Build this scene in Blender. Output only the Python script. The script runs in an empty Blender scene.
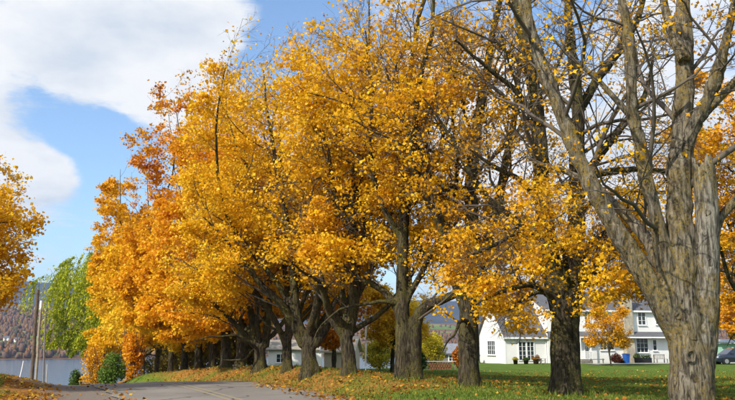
import bpy, bmesh, math
import numpy as np
from mathutils import Vector, Matrix

SC = bpy.context.scene
COL = SC.collection
R = math.radians

# ---------------------------------------------------------------- camera
FPX, W, H = 715.0, 735.0, 400.0          # focal length in photo pixels, photo size
HORIZON = 345.0
EYE = 1.6
PITCH = math.atan((HORIZON - H / 2) / FPX)
cam = bpy.data.cameras.new("camera")
cam.sensor_width = 36.0
cam.lens = 36.0 * FPX / W
cam.clip_start = 0.1
cam.clip_end = 30000.0
cam_ob = bpy.data.objects.new("camera", cam)
cam_ob.location = (0, 0, EYE)
cam_ob.rotation_euler = (math.pi / 2 + PITCH, 0, 0)
COL.objects.link(cam_ob)
SC.camera = cam_ob


def ray(px, py):
    x, y = (px - W / 2) / FPX, (H / 2 - py) / FPX
    return np.array([x, math.cos(PITCH) - y * math.sin(PITCH), math.sin(PITCH) + y * math.cos(PITCH)])


def at(px, py, d):
    """world point seen at photo pixel (px, py) at forward distance d metres"""
    r = ray(px, py)
    return r * (d / r[1]) + np.array([0, 0, EYE])


def pix(p):
    x, y, z = p[0], p[1], p[2] - EYE
    f = y * math.cos(PITCH) + z * math.sin(PITCH)
    u = -y * math.sin(PITCH) + z * math.cos(PITCH)
    return W / 2 + FPX * x / f, H / 2 - FPX * u / f


# ---------------------------------------------------------------- sky and sun
SUN_EL = R(36)
TO_SUN_XY = np.array([-0.68, -0.733])
SUN_AZ = math.atan2(TO_SUN_XY[0], TO_SUN_XY[1])      # from +Y towards +X
world = bpy.data.worlds.new("World")
SC.world = world
world.use_nodes = True


def build_world():
    nt = world.node_tree
    N, L = nt.nodes, nt.links
    N.clear()
    out = N.new("ShaderNodeOutputWorld")
    bg = N.new("ShaderNodeBackground")
    bg.inputs[1].default_value = 0.15
    L.new(bg.outputs[0], out.inputs[0])
    sky = N.new("ShaderNodeTexSky")
    sky.sky_type = 'NISHITA'
    sky.sun_disc = False
    sky.sun_elevation = SUN_EL
    sky.sun_rotation = SUN_AZ
    sky.air_density = 1.0
    sky.dust_density = 1.2
    sky.ozone_density = 2.0
    tc = N.new("ShaderNodeTexCoord")
    sep = N.new("ShaderNodeSeparateXYZ")
    L.new(tc.outputs["Generated"], sep.inputs[0])

    def math_n(op, a, b=None, clamp=False):
        n = N.new("ShaderNodeMath")
        n.operation = op
        n.use_clamp = clamp
        for i, v in enumerate((a, b)):
            if v is None:
                continue
            if isinstance(v, (int, float)):
                n.inputs[i].default_value = v
            else:
                L.new(v, n.inputs[i])
        return n.outputs[0]
    zc = math_n('ADD', math_n('MAXIMUM', sep.outputs[2], 0.0), 0.22)
    comb = N.new("ShaderNodeCombineXYZ")
    L.new(math_n('DIVIDE', sep.outputs[0], zc), comb.inputs[0])
    L.new(math_n('DIVIDE', sep.outputs[1], zc), comb.inputs[1])

    def noise(scale, detail, rough, off, dist=0.0):
        mp = N.new("ShaderNodeMapping")
        mp.inputs["Location"].default_value = off
        L.new(comb.outputs[0], mp.inputs[0])
        n = N.new("ShaderNodeTexNoise")
        n.inputs["Scale"].default_value = scale
        n.inputs["Detail"].default_value = detail
        n.inputs["Roughness"].default_value = rough
        n.inputs["Distortion"].default_value = dist
        L.new(mp.outputs[0], n.inputs[0])
        return n.outputs["Fac"]
    cov = math_n('ADD', noise(1.8, 14, 0.64, (3.1, 1.7, 0.0), 0.35), 0.03)
    # the cloud banks and the blue gaps that the photograph shows
    for px, py, rad, amt in ((95, 45, 0.26, 0.19), (205, 25, 0.10, 0.10), (10, 160, 0.10, 0.22), (60, 172, 0.06, 0.14), (135, 70, 0.12, .10),
                             (75, 150, 0.05, -0.05), (112, 150, 0.09, -0.22), (40, 114, 0.07, -0.22), (80, 128, 0.06, -0.12), (120, 195, 0.08, -0.14), (310, 25, 0.16, -0.30),
                             (152, 2, 0.035, -0.16), (60, 235, 0.13, -0.13), (640, 170, 0.34, 0.22), (480, 130, 0.2, 0.14)):
        v = ray(px, py)
        v = v / np.linalg.norm(v)
        ds = N.new("ShaderNodeVectorMath")
        ds.operation = 'DISTANCE'
        L.new(tc.outputs["Generated"], ds.inputs[0])
        ds.inputs[1].default_value = tuple(v)
        m = N.new("ShaderNodeMapRange")
        m.interpolation_type = 'SMOOTHSTEP'
        m.inputs[1].default_value = 0.0
        m.inputs[2].default_value = rad
        m.inputs[3].default_value = amt
        m.inputs[4].default_value = 0.0
        L.new(ds.outputs["Value"], m.inputs[0])
        cov = math_n('ADD', cov, m.outputs[0])
    mask = N.new("ShaderNodeMapRange")
    mask.interpolation_type = 'SMOOTHSTEP'
    mask.inputs[1].default_value = 0.475
    mask.inputs[2].default_value = 0.635
    L.new(cov, mask.inputs[0])
    thick = N.new("ShaderNodeMapRange")
    thick.inputs[1].default_value = 0.34
    thick.inputs[2].default_value = 0.54
    L.new(noise(2.6, 8, 0.55, (8.2, 4.4, 1.0), 0.1), thick.inputs[0])
    cc = N.new("ShaderNodeMix")
    cc.data_type = 'RGBA'
    cc.inputs[6].default_value = (4.0, 4.4, 4.95, 1)
    cc.inputs[7].default_value = (5.75, 5.8, 5.85, 1)
    L.new(thick.outputs[0], cc.inputs[0])
    mx = N.new("ShaderNodeMix")
    mx.data_type = 'RGBA'
    L.new(mask.outputs[0], mx.inputs[0])
    tint = N.new("ShaderNodeMix")
    tint.data_type = 'RGBA'
    tint.blend_type = 'MULTIPLY'
    tint.inputs[0].default_value = 1.0
    tint.inputs[7].default_value = (1.27, 1.37, 1.42, 1)      # a clear, bright autumn sky
    L.new(sky.outputs[0], tint.inputs[6])
    L.new(tint.outputs[2], mx.inputs[6])
    L.new(cc.outputs[2], mx.inputs[7])
    L.new(mx.outputs[2], bg.inputs[0])


build_world()
sun = bpy.data.lights.new("sun", 'SUN')
sun.energy = 5.0
sun.angle = R(0.6)
sun.color = (1.0, 0.93, 0.82)
sun_ob = bpy.data.objects.new("sun", sun)
to_sun = Vector((TO_SUN_XY[0] * math.cos(SUN_EL), TO_SUN_XY[1] * math.cos(SUN_EL), math.sin(SUN_EL)))
sun_ob.rotation_euler = to_sun.to_track_quat('Z', 'Y').to_euler()
sun_ob.location = (-30, -25, 40)
COL.objects.link(sun_ob)

vs = SC.view_settings
vs.view_transform = 'Standard'
vs.look = 'None'
vs.exposure = 0.22
vs.gamma = 1.0
vs.use_curve_mapping = False
SC.cycles.max_bounces = 6
SC.cycles.diffuse_bounces = 3
SC.cycles.glossy_bounces = 2
SC.cycles.transmission_bounces = 4
SC.cycles.transparent_max_bounces = 6
SC.cycles.volume_bounces = 0
SC.cycles.caustics_reflective = False
SC.cycles.caustics_refractive = False
SC.cycles.sample_clamp_indirect = 6.0
SC.cycles.use_denoising = True

# ---------------------------------------------------------------- helpers


def mesh_np(name, V, F, smooth=False, attrs=None, mat=None):
    """mesh from vertex array and a list of (n,k) face arrays"""
    V = np.ascontiguousarray(V, dtype=np.float32)
    if isinstance(F, np.ndarray):
        F = [F]
    F = [f for f in F if len(f)]
    me = bpy.data.meshes.new(name)
    me.vertices.add(len(V))
    me.vertices.foreach_set("co", V.ravel())
    nl = sum(f.size for f in F)
    npoly = sum(len(f) for f in F)
    me.loops.add(nl)
    me.polygons.add(npoly)
    me.loops.foreach_set("vertex_index", np.concatenate([f.ravel() for f in F]).astype(np.int32))
    tot = np.concatenate([np.full(len(f), f.shape[1], np.int32) for f in F])
    st = np.concatenate([[0], np.cumsum(tot)[:-1]]).astype(np.int32)
    me.polygons.foreach_set("loop_start", st)
    me.polygons.foreach_set("loop_total", tot)
    if smooth:
        me.polygons.foreach_set("use_smooth", np.ones(npoly, bool))
    for an, (typ, data) in (attrs or {}).items():
        a = me.attributes.new(an, typ, 'POINT')
        key = {'FLOAT_COLOR': 'color', 'FLOAT_VECTOR': 'vector', 'FLOAT': 'value'}[typ]
        a.data.foreach_set(key, np.ascontiguousarray(data, dtype=np.float32).ravel())
    me.update(calc_edges=True)
    if mat:
        me.materials.append(mat)
    return me


def link(name, me, parent=None, loc=None):
    o = bpy.data.objects.new(name, me)
    COL.objects.link(o)
    if parent is not None:
        o.parent = parent
    if loc is not None:
        o.location = loc
    return o


def tag(o, label=None, cat=None, group=None, kind=None):
    if label:
        o["label"] = label
    if cat:
        o["category"] = cat
    if group:
        o["group"] = group
    if kind:
        o["kind"] = kind
    return o


def empty(name, loc, rz=0.0, **kw):
    o = link(name, None, None, tuple(loc))
    o.empty_display_size = 0.3
    o.rotation_euler = (0, 0, rz)
    return tag(o, **kw)


class MB:
    """collects boxes, tubes and polygons into one mesh"""

    def __init__(self):
        self.v, self.f = [], []

    def add(self, vs_, fs):
        n = len(self.v)
        self.v += [tuple(float(c) for c in v) for v in vs_]
        self.f += [tuple(i + n for i in f) for f in fs]
        return self

    def box(self, x0, x1, y0, y1, z0, z1, M=None):
        vs_ = [Vector((x, y, z)) for z in (z0, z1) for y in (y0, y1) for x in (x0, x1)]
        if M is not None:
            vs_ = [M @ v for v in vs_]
        return self.add(vs_, [(0, 2, 3, 1), (4, 5, 7, 6), (0, 1, 5, 4), (2, 6, 7, 3), (0, 4, 6, 2), (1, 3, 7, 5)])

    def bar(self, a, b, w, t=None):
        """rectangular bar from a to b"""
        a, b = Vector(a), Vector(b)
        q = (b - a).to_track_quat('Z', 'Y').to_matrix().to_4x4()
        t = w if t is None else t
        return self.box(-w / 2, w / 2, -t / 2, t / 2, 0, (b - a).length, Matrix.Translation(a) @ q)

    def tube(self, pts, rad, n=8):
        pts = [Vector(p) for p in pts]
        if not isinstance(rad, (list, tuple)):
            rad = [rad] * len(pts)
        rings = []
        for i, p in enumerate(pts):
            d = (pts[min(i + 1, len(pts) - 1)] - pts[max(i - 1, 0)]).normalized()
            q = d.to_track_quat('Z', 'Y').to_matrix()
            rings.append([p + q @ Vector((rad[i] * math.cos(2 * math.pi * k / n), rad[i] * math.sin(2 * math.pi * k / n), 0)) for k in range(n)])
        vs_ = [v for r_ in rings for v in r_]
        fs = [(i * n + k, i * n + (k + 1) % n, (i + 1) * n + (k + 1) % n, (i + 1) * n + k) for i in range(len(pts) - 1) for k in range(n)]
        fs += [tuple(range(n - 1, -1, -1)), tuple((len(pts) - 1) * n + k for k in range(n))]
        return self.add(vs_, fs)

    def prism(self, poly, axis, a, b):
        """polygon (2-D) extruded along an axis from a to b"""
        def put(p, t):
            return {'x': (t, p[0], p[1]), 'y': (p[0], t, p[1]), 'z': (p[0], p[1], t)}[axis]
        n = len(poly)
        vs_ = [put(p, a) for p in poly] + [put(p, b) for p in poly]
        fs = [tuple(range(n)), tuple(range(2 * n - 1, n - 1, -1))] + [(i, i + n, (i + 1) % n + n, (i + 1) % n) for i in range(n)]
        return self.add(vs_, fs)

    def mesh(self, name, mat, smooth=False, bevel=0.0):
        me = bpy.data.meshes.new(name)
        me.from_pydata(self.v, [], self.f)
        bm = bmesh.new()
        bm.from_mesh(me)
        bmesh.ops.recalc_face_normals(bm, faces=bm.faces)
        if bevel:
            bmesh.ops.bevel(bm, geom=list(bm.edges), offset=bevel, segments=1, affect='EDGES', clamp_overlap=True)
        if smooth:
            for f in bm.faces:
                f.smooth = True
        bm.to_mesh(me)
        bm.free()
        me.materials.append(mat)
        return me

    def build(self, name, mat, parent=None, loc=None, smooth=False, bevel=0.0):
        return link(name, self.mesh(name, mat, smooth, bevel), parent, loc)


_rs = np.random.RandomState(5)
_LAT = _rs.rand(64, 64, 64).astype(np.float32)


def vnoise(p, scale=1.0, octaves=1, off=0.0):
    """value noise 0..1 of points (n,3)"""
    p = np.asarray(p, dtype=np.float64) * scale + off
    tot, amp, out = 0.0, 1.0, 0.0
    for _ in range(octaves):
        i = np.floor(p).astype(int)
        f = p - i
        f = f * f * (3 - 2 * f)
        i0, i1 = i & 63, (i + 1) & 63
        g = lambda a, b, c: _LAT[a[:, 0], b[:, 1], c[:, 2]]
        c00 = g(i0, i0, i0) * (1 - f[:, 0]) + g(i1, i0, i0) * f[:, 0]
        c10 = g(i0, i1, i0) * (1 - f[:, 0]) + g(i1, i1, i0) * f[:, 0]
        c01 = g(i0, i0, i1) * (1 - f[:, 0]) + g(i1, i0, i1) * f[:, 0]
        c11 = g(i0, i1, i1) * (1 - f[:, 0]) + g(i1, i1, i1) * f[:, 0]
        a = c00 * (1 - f[:, 1]) + c10 * f[:, 1]
        b = c01 * (1 - f[:, 1]) + c11 * f[:, 1]
        out = out + amp * (a * (1 - f[:, 2]) + b * f[:, 2])
        tot += amp
        amp *= 0.5
        p = p * 2.03 + 17.3
    return out / tot


def xy3(x, y):
    return np.stack([x, y, np.zeros_like(x)], -1)


def smooth01(t):
    t = np.clip(t, 0, 1)
    return t * t * (3 - 2 * t)


# ---------------------------------------------------------------- materials


class NB:
    """small node-building helper for one material"""

    def __init__(self, name):
        self.m = bpy.data.materials.new(name)
        self.m.use_nodes = True
        self.nt = self.m.node_tree
        self.N, self.L = self.nt.nodes, self.nt.links
        self.N.clear()
        self.out = self.N.new("ShaderNodeOutputMaterial")

    def node(self, typ, **kw):
        n = self.N.new(typ)
        for k, v in kw.items():
            setattr(n, k, v)
        return n

    def put(self, v, sock):
        if hasattr(v, "is_linked") or hasattr(v, "links"):
            self.L.new(v, sock)
        else:
            sock.default_value = v

    def coord(self, scale=(1, 1, 1), kind="Object"):
        tc = self.node("ShaderNodeTexCoord")
        mp = self.node("ShaderNodeMapping")
        mp.inputs["Scale"].default_value = scale
        self.L.new(tc.outputs[kind], mp.inputs[0])
        return mp.outputs[0]

    def attr(self, name, out="Color"):
        a = self.node("ShaderNodeAttribute", attribute_name=name)
        return a.outputs[out]

    def noise(self, vec, scale, detail=4, rough=0.55, dist=0.0):
        n = self.node("ShaderNodeTexNoise")
        self.L.new(vec, n.inputs[0])
        n.inputs["Scale"].default_value = scale
        n.inputs["Detail"].default_value = detail
        n.inputs["Roughness"].default_value = rough
        n.inputs["Distortion"].default_value = dist
        return n.outputs["Fac"]

    def ramp(self, fac, stops):
        r_ = self.node("ShaderNodeValToRGB")
        e = r_.color_ramp.elements
        while len(e) < len(stops):
            e.new(0.5)
        for el, (p, c) in zip(e, stops):
            el.position = p
            el.color = (*c, 1) if len(c) == 3 else c
        self.L.new(fac, r_.inputs[0])
        return r_.outputs[0]

    def mix(self, fac, a, b, mode='MIX'):
        m = self.node("ShaderNodeMix", data_type='RGBA', blend_type=mode)
        self.put(fac, m.inputs[0])
        for v, i in ((a, 6), (b, 7)):
            if isinstance(v, tuple) and len(v) == 3:
                v = (*v, 1)
            self.put(v, m.inputs[i])
        return m.outputs[2]

    def maprange(self, v, a, b, c=0.0, d=1.0):
        m = self.node("ShaderNodeMapRange")
        self.L.new(v, m.inputs[0])
        for i, x in enumerate((a, b, c, d)):
            m.inputs[i + 1].default_value = x
        return m.outputs[0]

    def math(self, op, a, b):
        m = self.node("ShaderNodeMath", operation=op)
        self.put(a, m.inputs[0])
        self.put(b, m.inputs[1])
        return m.outputs[0]

    def bump(self, h, strength=0.5, dist=0.05):
        b = self.node("ShaderNodeBump")
        b.inputs["Strength"].default_value = strength
        b.inputs["Distance"].default_value = dist
        self.L.new(h, b.inputs["Height"])
        return b.outputs[0]

    def principled(self, color, rough=0.8, normal=None, metallic=0.0, spec=0.3, coat=0.0):
        p = self.node("ShaderNodeBsdfPrincipled")
        if isinstance(color, tuple) and len(color) == 3:
            color = (*color, 1)
        self.put(color, p.inputs["Base Color"])
        self.put(rough, p.inputs["Roughness"])
        p.inputs["Metallic"].default_value = metallic
        p.inputs["Specular IOR Level"].default_value = spec
        p.inputs["Coat Weight"].default_value = coat
        if normal is not None:
            self.L.new(normal, p.inputs["Normal"])
        self.L.new(p.outputs[0], self.out.inputs[0])
        return self.m


def plain(name, color, rough=0.7, var=0.15, scale=3.0, metallic=0.0, spec=0.3, bump=0.0, coat=0.0):
    b = NB(name)
    co = b.coord()
    n = b.noise(co, scale, 5)
    c2 = tuple(c * (1 - var) for c in color)
    c1 = tuple(min(1, c * (1 + var * 0.6)) for c in color)
    col = b.ramp(n, [(0.3, c2), (0.7, c1)])
    nm = b.bump(b.noise(co, scale * 8, 4), bump, 0.02) if bump else None
    return b.principled(col, rough, nm, metallic, spec, coat)


def leaf_material(name, translucent=0.4):
    b = NB(name)
    col = b.attr("leaf_color")
    d = b.node("ShaderNodeBsdfDiffuse")
    t = b.node("ShaderNodeBsdfTranslucent")
    g = b.node("ShaderNodeBsdfGlossy")
    g.inputs["Roughness"].default_value = 0.5
    g.inputs["Color"].default_value = (0.6, 0.6, 0.6, 1)
    b.L.new(col, d.inputs[0])
    b.L.new(col, t.inputs[0])
    m = b.node("ShaderNodeMixShader")
    m.inputs[0].default_value = translucent
    b.L.new(d.outputs[0], m.inputs[1])
    b.L.new(t.outputs[0], m.inputs[2])
    m2 = b.node("ShaderNodeMixShader")
    m2.inputs[0].default_value = 0.018
    b.L.new(m.outputs[0], m2.inputs[1])
    b.L.new(g.outputs[0], m2.inputs[2])
    b.L.new(m2.outputs[0], b.out.inputs[0])
    return b.m


def bark_material(name, dark, light, lichen, lichen_at=0.56, fine=1.0):
    b = NB(name)
    co = b.coord((9 * fine, 9 * fine, 1.7 * fine))
    ridge = b.noise(co, 1.6, 6, 0.62, 0.8)
    col = b.ramp(ridge, [(0.40, dark), (0.5, tuple(0.45 * (a + c) for a, c in zip(dark, light))), (0.60, light)])
    patch = b.noise(b.coord((1, 1, 0.6)), 1.9, 5, 0.65)
    speck = b.noise(b.coord(), 22, 3)
    lf = b.math('MULTIPLY', b.maprange(patch, lichen_at - 0.07, lichen_at + 0.09), b.maprange(speck, 0.38, 0.6))
    col = b.mix(lf, col, lichen)
    pale = b.maprange(b.noise(b.coord((1, 1, 1.3)), 6.5, 4), 0.62, 0.72, 0, 0.55)
    col = b.mix(pale, col, tuple(min(1, c * 1.45) for c in light))
    nm = b.bump(ridge, 1.0, 0.09)
    return b.principled(col, 0.9, nm, spec=0.15)


MAT_BARK = bark_material("maple_bark", (0.016, 0.013, 0.008), (0.085, 0.069, 0.043), (0.105, 0.095, 0.022), 0.52)
MAT_BARK_OLD = bark_material("old_maple_bark", (0.035, 0.028, 0.02), (0.215, 0.185, 0.135), (0.21, 0.148, 0.04), 0.5)
MAT_TWIG = plain("twig_bark", (0.105, 0.085, 0.065), 0.9, 0.4, 2.0)
MAT_TWIG_RED = plain("reddish_twig_bark", (0.12, 0.075, 0.06), 0.9, 0.4, 2.0)
MAT_LEAF = leaf_material("autumn_leaf", 0.42)
MAT_WILLOW = leaf_material("willow_leaf", 0.35)

# ---------------------------------------------------------------- ground shape
CENTRE = np.array([(1.6, -40), (1.4, -10), (1.0, 0), (0.3, 8), (-1.2, 15), (-3.5, 21), (-6.9, 28.6), (-11, 36.5), (-16.5, 44.5), (-24, 52.5),
                   (-34, 60), (-47, 67), (-66, 75), (-95, 86), (-150, 105)], float)


def catmull(P, n):
    P = np.asarray(P, float)
    Q = np.vstack([2 * P[0] - P[1], P, 2 * P[-1] - P[-2]])
    out = []
    for i in range(1, len(Q) - 2):
        t = np.linspace(0, 1, n, endpoint=False)[:, None]
        p0, p1, p2, p3 = Q[i - 1], Q[i], Q[i + 1], Q[i + 2]
        out.append(0.5 * ((2 * p1) + (-p0 + p2) * t + (2 * p0 - 5 * p1 + 4 * p2 - p3) * t * t + (-p0 + 3 * p1 - 3 * p2 + p3) * t ** 3))
    return np.vstack(out + [P[-1:]])


CL = catmull(CENTRE, 16)
CL_T = np.gradient(CL, axis=0)
CL_T /= np.linalg.norm(CL_T, axis=1)[:, None]
CL_N = np.stack([CL_T[:, 1], -CL_T[:, 0]], -1)           # to the right of travel
CL_S = np.concatenate([[0], np.cumsum(np.linalg.norm(np.diff(CL, axis=0), axis=1))])
S30 = CL_S[np.argmin(abs(CL[:, 1] - 31.5))]


def road_frame(x, y):
    """(lateral offset t, arc length s) of points relative to the road centre line"""
    x, y = np.asarray(x, float), np.asarray(y, float)
    t = np.full(x.shape, 1e9)
    s = np.zeros(x.shape)
    best = np.full(x.shape, 1e18)
    for i in range(0, len(CL)):
        dx, dy = x - CL[i, 0], y - CL[i, 1]
        d2 = dx * dx + dy * dy
        m = d2 < best
        best[m] = d2[m]
        t[m] = (dx * CL_N[i, 0] + dy * CL_N[i, 1])[m]
        s[m] = (CL_S[i] + dx * CL_T[i, 0] + dy * CL_T[i, 1])[m]
    return t, s


def road_z(s):
    d = np.maximum(s - S30, 0)
    return -0.085 * (np.sqrt(d * d + 25) - 5)


_FP = np.array([-60, 15, 30, 45, 56, 70, 79, 100, 150, 250, 300])
_FZ = np.array([0.05, 0.05, 0.0, -0.25, -0.45, -0.95, -1.3, -3.0, -9.0, -21.5, -27.0])


def base_z(x, y):
    p = -0.5 * x + 0.866 * y
    z = np.interp(p, _FP, _FZ)
    z = np.minimum(z, 0.1) - 2.2 * smooth01((-x - 15) / 9) * smooth01((y - 41) / 14)
    # the lawn by the house is levelled
    hx = smooth01((x - 2) / 10) * smooth01((y - 30) / 20) * (1 - smooth01((y - 96) / 25))
    return z * (1 - hx) + (-0.38) * hx


# row of maples: photo x, photo y of the base, distance, trunk diameter
ROW = [(694, 424, 15.0, 0.84), (566, 394, 20.5, 0.80), (469, 386, 24.0, 0.66), (407, 378, 26.0, 0.55), (349, 371.5, 28.2, 0.53),
       (310, 368, 30.5, 0.62), (287, 366.5, 33.5, 0.42), (260, 366, 37.0, 0.58), (240, 366.5, 40.5, 0.56), (226, 367, 44.0, 0.62),
       (212, 368.5, 48.0, 0.5), (198, 371.5, 52.0, 0.62), (184, 373.5, 56.0, 0.5), (170, 375, 61.5, 0.48), (156, 375.5, 68.0, 0.45), (143, 376, 75.0, 0.42)]
ROW_P = np.array([at(a, b, d) for a, b, d, w in ROW])
_res = ROW_P[:, 2] - base_z(ROW_P[:, 0], ROW_P[:, 1])


def ground_z(x, y, carve=True):
    shp = np.shape(x)
    x, y = np.ravel(np.asarray(x, float)), np.ravel(np.asarray(y, float))
    z = base_z(x, y)
    num, den, mx = 0.0, 1e-9, 0.0
    for (px, py, _), r_ in zip(ROW_P, _res):
        d2 = (x - px) ** 2 + (y - py) ** 2
        g = np.exp(-d2 / (2 * 2.3 ** 2))
        num = num + g * g * r_
        den = den + g * g
        mx = np.maximum(mx, np.exp(-d2 / (2 * 3.2 ** 2)))
    z = z + num / den * mx
    tt_, ss_ = road_frame(x, y)
    z = z + 0.42 * smooth01((-tt_ - 3.8) / 3.2) * np.exp(-((y - 33) / 9.0) ** 2) * (x < 0)
    z = z + (vnoise(xy3(x, y), 0.35, 3) - 0.5) * 0.14 * np.exp(-np.maximum(np.hypot(x, y) - 90, 0) / 50)
    if carve:
        t, s = road_frame(x, y)
        k = smooth01((np.abs(t) - np.where(t < 0, 3.3, 3.55)) / np.where(t < 0, 2.6, 2.2))
        zr = road_z(s) - 0.06
        z = zr * (1 - k) + z * k
    return z.reshape(shp)


def gz(x, y):
    return float(ground_z(np.array([x]), np.array([y]))[0])


def axis_steps(lo, a, b, hi, fine, grow):
    mid = np.arange(a, b, fine)
    up, dn = [], []
    v, st = b, fine
    while v < hi:
        up.append(v)
        v += st
        st *= grow
    v, st = a - fine, fine
    while v > lo:
        dn.append(v)
        v -= st
        st *= grow
    return np.array([lo] + dn[::-1] + list(mid) + up + [hi])


def build_ground():
    gx = axis_steps(-7000, -34, 34, 7000, 0.42, 1.22)
    gy = axis_steps(-400, 10, 84, 9000, 0.42, 1.22)
    X, Y = np.meshgrid(gx, gy)
    Z = ground_z(X, Y)
    V = np.stack([X.ravel(), Y.ravel(), Z.ravel()], -1)
    nx, ny = len(gx), len(gy)
    i = (np.arange(ny - 1)[:, None] * nx + np.arange(nx - 1)[None]).ravel()
    F = np.stack([i, i + 1, i + nx + 1, i + nx], -1)
    x, y = V[:, 0], V[:, 1]
    t, s = road_frame(x, y)
    row = np.full(len(x), 1e9)
    for p in ROW_P[3:]:
        row = np.minimum(row, np.hypot(x - p[0], y - p[1]))
    n1 = vnoise(V, 0.45, 4)
    litter = np.where(t > 0, (1 - smooth01((row - 1.0) / 5.0)) * 0.66, 0.85 * (1 - smooth01((np.abs(t) - 6.5) / 3.0)))
    litter = np.clip(litter * (0.35 + 1.3 * n1) + 0.06, 0, 1)
    gravel = np.where(t < 0, 1 - smooth01((-t - 4.6 + (n1 - .5) * 2.4) / 1.5), 1 - smooth01((t - 3.3) / 0.5))
    wild = smooth01((-0.5 * x + 0.866 * y - 75) / 30)
    me = mesh_np("ground", V, F, True, {"litter": ('FLOAT', litter), "gravel": ('FLOAT', gravel), "wild": ('FLOAT', wild)})
    b = NB("lawn_and_leaf_litter")
    co = b.coord()
    gn = b.noise(co, 0.8, 5, 0.6)
    fine = b.noise(co, 14, 4, 0.7)
    grass = b.ramp(gn, [(0.3, (0.075, 0.13, 0.014)), (0.55, (0.125, 0.20, 0.02)), (0.75, (0.19, 0.23, 0.03))])
    grass = b.mix(b.maprange(fine, 0.3, 0.7, 0.0, 0.55), grass, (0.03, 0.045, 0.01), 'MIX')
    wildc = b.ramp(b.noise(co, 0.08, 4), [(0.35, (0.10, 0.12, 0.03)), (0.6, (0.20, 0.16, 0.06))])
    grass = b.mix(b.attr("wild", "Fac"), grass, wildc)
    lit = b.ramp(b.noise(co, 7.0, 5, 0.75), [(0.3, (0.07, 0.04, 0.015)), (0.45, (0.24, 0.105, 0.025)), (0.58, (0.38, 0.18, 0.035)), (0.72, (0.30, 0.22, 0.08))])
    lf = b.math('ADD', b.attr("litter", "Fac"), b.math('MULTIPLY', b.math('SUBTRACT', fine, 0.5), 1.1))
    col = b.mix(b.maprange(lf, 0.40, 0.62), grass, lit)
    gr = b.ramp(b.noise(co, 26, 5, 0.8), [(0.3, (0.10, 0.09, 0.08)), (0.55, (0.22, 0.205, 0.18)), (0.75, (0.34, 0.32, 0.29))])
    col = b.mix(b.math('MULTIPLY', b.attr("gravel", "Fac"), 0.85), col, gr)
    nm = b.bump(fine, 0.7, 0.06)
    me.materials.append(b.principled(col, 0.95, nm, spec=0.1))
    tag(link("ground", me), kind="structure")


build_ground()


def ribbon(name, t0, t1, s0, s1, dz, nt, mat, parent=None, wob=0.0, edge=0.0):
    ss = np.arange(s0, s1, 0.5)
    tt = np.linspace(0, 1, nt)
    V = []
    for s in ss:
        i = min(np.searchsorted(CL_S, s), len(CL) - 1)
        i0 = max(i - 1, 0)
        f = 0 if i == i0 else (s - CL_S[i0]) / (CL_S[i] - CL_S[i0])
        c = CL[i0] * (1 - f) + CL[i] * f
        n = CL_N[i0] * (1 - f) + CL_N[i] * f
        w0, w1 = 0.0, 0.0
        if edge:
            q = vnoise(np.array([[s * 0.9, 3.3, 0.1], [s * 0.9, 9.7, 4.0]]), 1.0, 3) - 0.5
            w0, w1 = q * edge
        for u in tt:
            t = (t0 + w0) * (1 - u) + (t1 + w1) * u
            p = c + n * t
            V.append((p[0], p[1], float(road_z(np.array([s]))[0]) + dz - 0.010 * abs(t) * (abs(t) > 0.5)))
    V = np.array(V)
    i = (np.arange(len(ss) - 1)[:, None] * nt + np.arange(nt - 1)[None]).ravel()
    F = np.stack([i, i + 1, i + nt + 1, i + nt], -1)
    return link(name, mesh_np(name, V, F, True, None, mat), parent)


def asphalt_material():
    b = NB("worn_asphalt")
    co = b.coord()
    agg = b.noise(co, 60, 3, 0.8)
    big = b.noise(co, 0.5, 5, 0.6)
    col = b.ramp(big, [(0.3, (0.20, 0.185, 0.16)), (0.7, (0.30, 0.275, 0.24))])
    col = b.mix(b.maprange(agg, 0.3, 0.7, 0, 0.5), col, (0.085, 0.08, 0.072))
    vor = b.node("ShaderNodeTexVoronoi", feature='DISTANCE_TO_EDGE')
    vor.inputs["Scale"].default_value = 0.28
    wv = b.node("ShaderNodeVectorMath", operation='ADD')
    nz = b.node("ShaderNodeTexNoise")
    nz.inputs["Scale"].default_value = 0.9
    nz.inputs["Detail"].default_value = 5
    b.L.new(co, nz.inputs[0])
    b.L.new(co, wv.inputs[0])
    b.L.new(nz.outputs["Color"], wv.inputs[1])
    b.L.new(wv.outputs[0], vor.inputs[0])
    crack = b.maprange(vor.outputs["Distance"], 0.004, 0.018, 0.75, 0.0)
    col = b.mix(crack, col, (0.045, 0.042, 0.04))
    return b.principled(col, 0.85, b.bump(agg, 0.4, 0.01), spec=0.25)


def line_material():
    b = NB("worn_yellow_paint")
    co = b.coord()
    wear = b.maprange(b.noise(co, 5, 5, 0.7), 0.38, 0.6)
    col = b.mix(wear, (0.26, 0.235, 0.19), (0.33, 0.27, 0.14))
    return b.principled(col, 0.8, None, spec=0.2)


road = tag(ribbon("road", -3.15, 3.45, 0, CL_S[-1] - 1, 0.0, 13, asphalt_material(), edge=0.35), kind="structure")
M_LINE = line_material()
ribbon("center_line", -0.22, -0.10, 0, 150, 0.006, 2, M_LINE, road)
ribbon("center_line", 0.10, 0.22, 0, 150, 0.006, 2, M_LINE, road)

# ---------------------------------------------------------------- lake, hills, mountains


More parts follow.
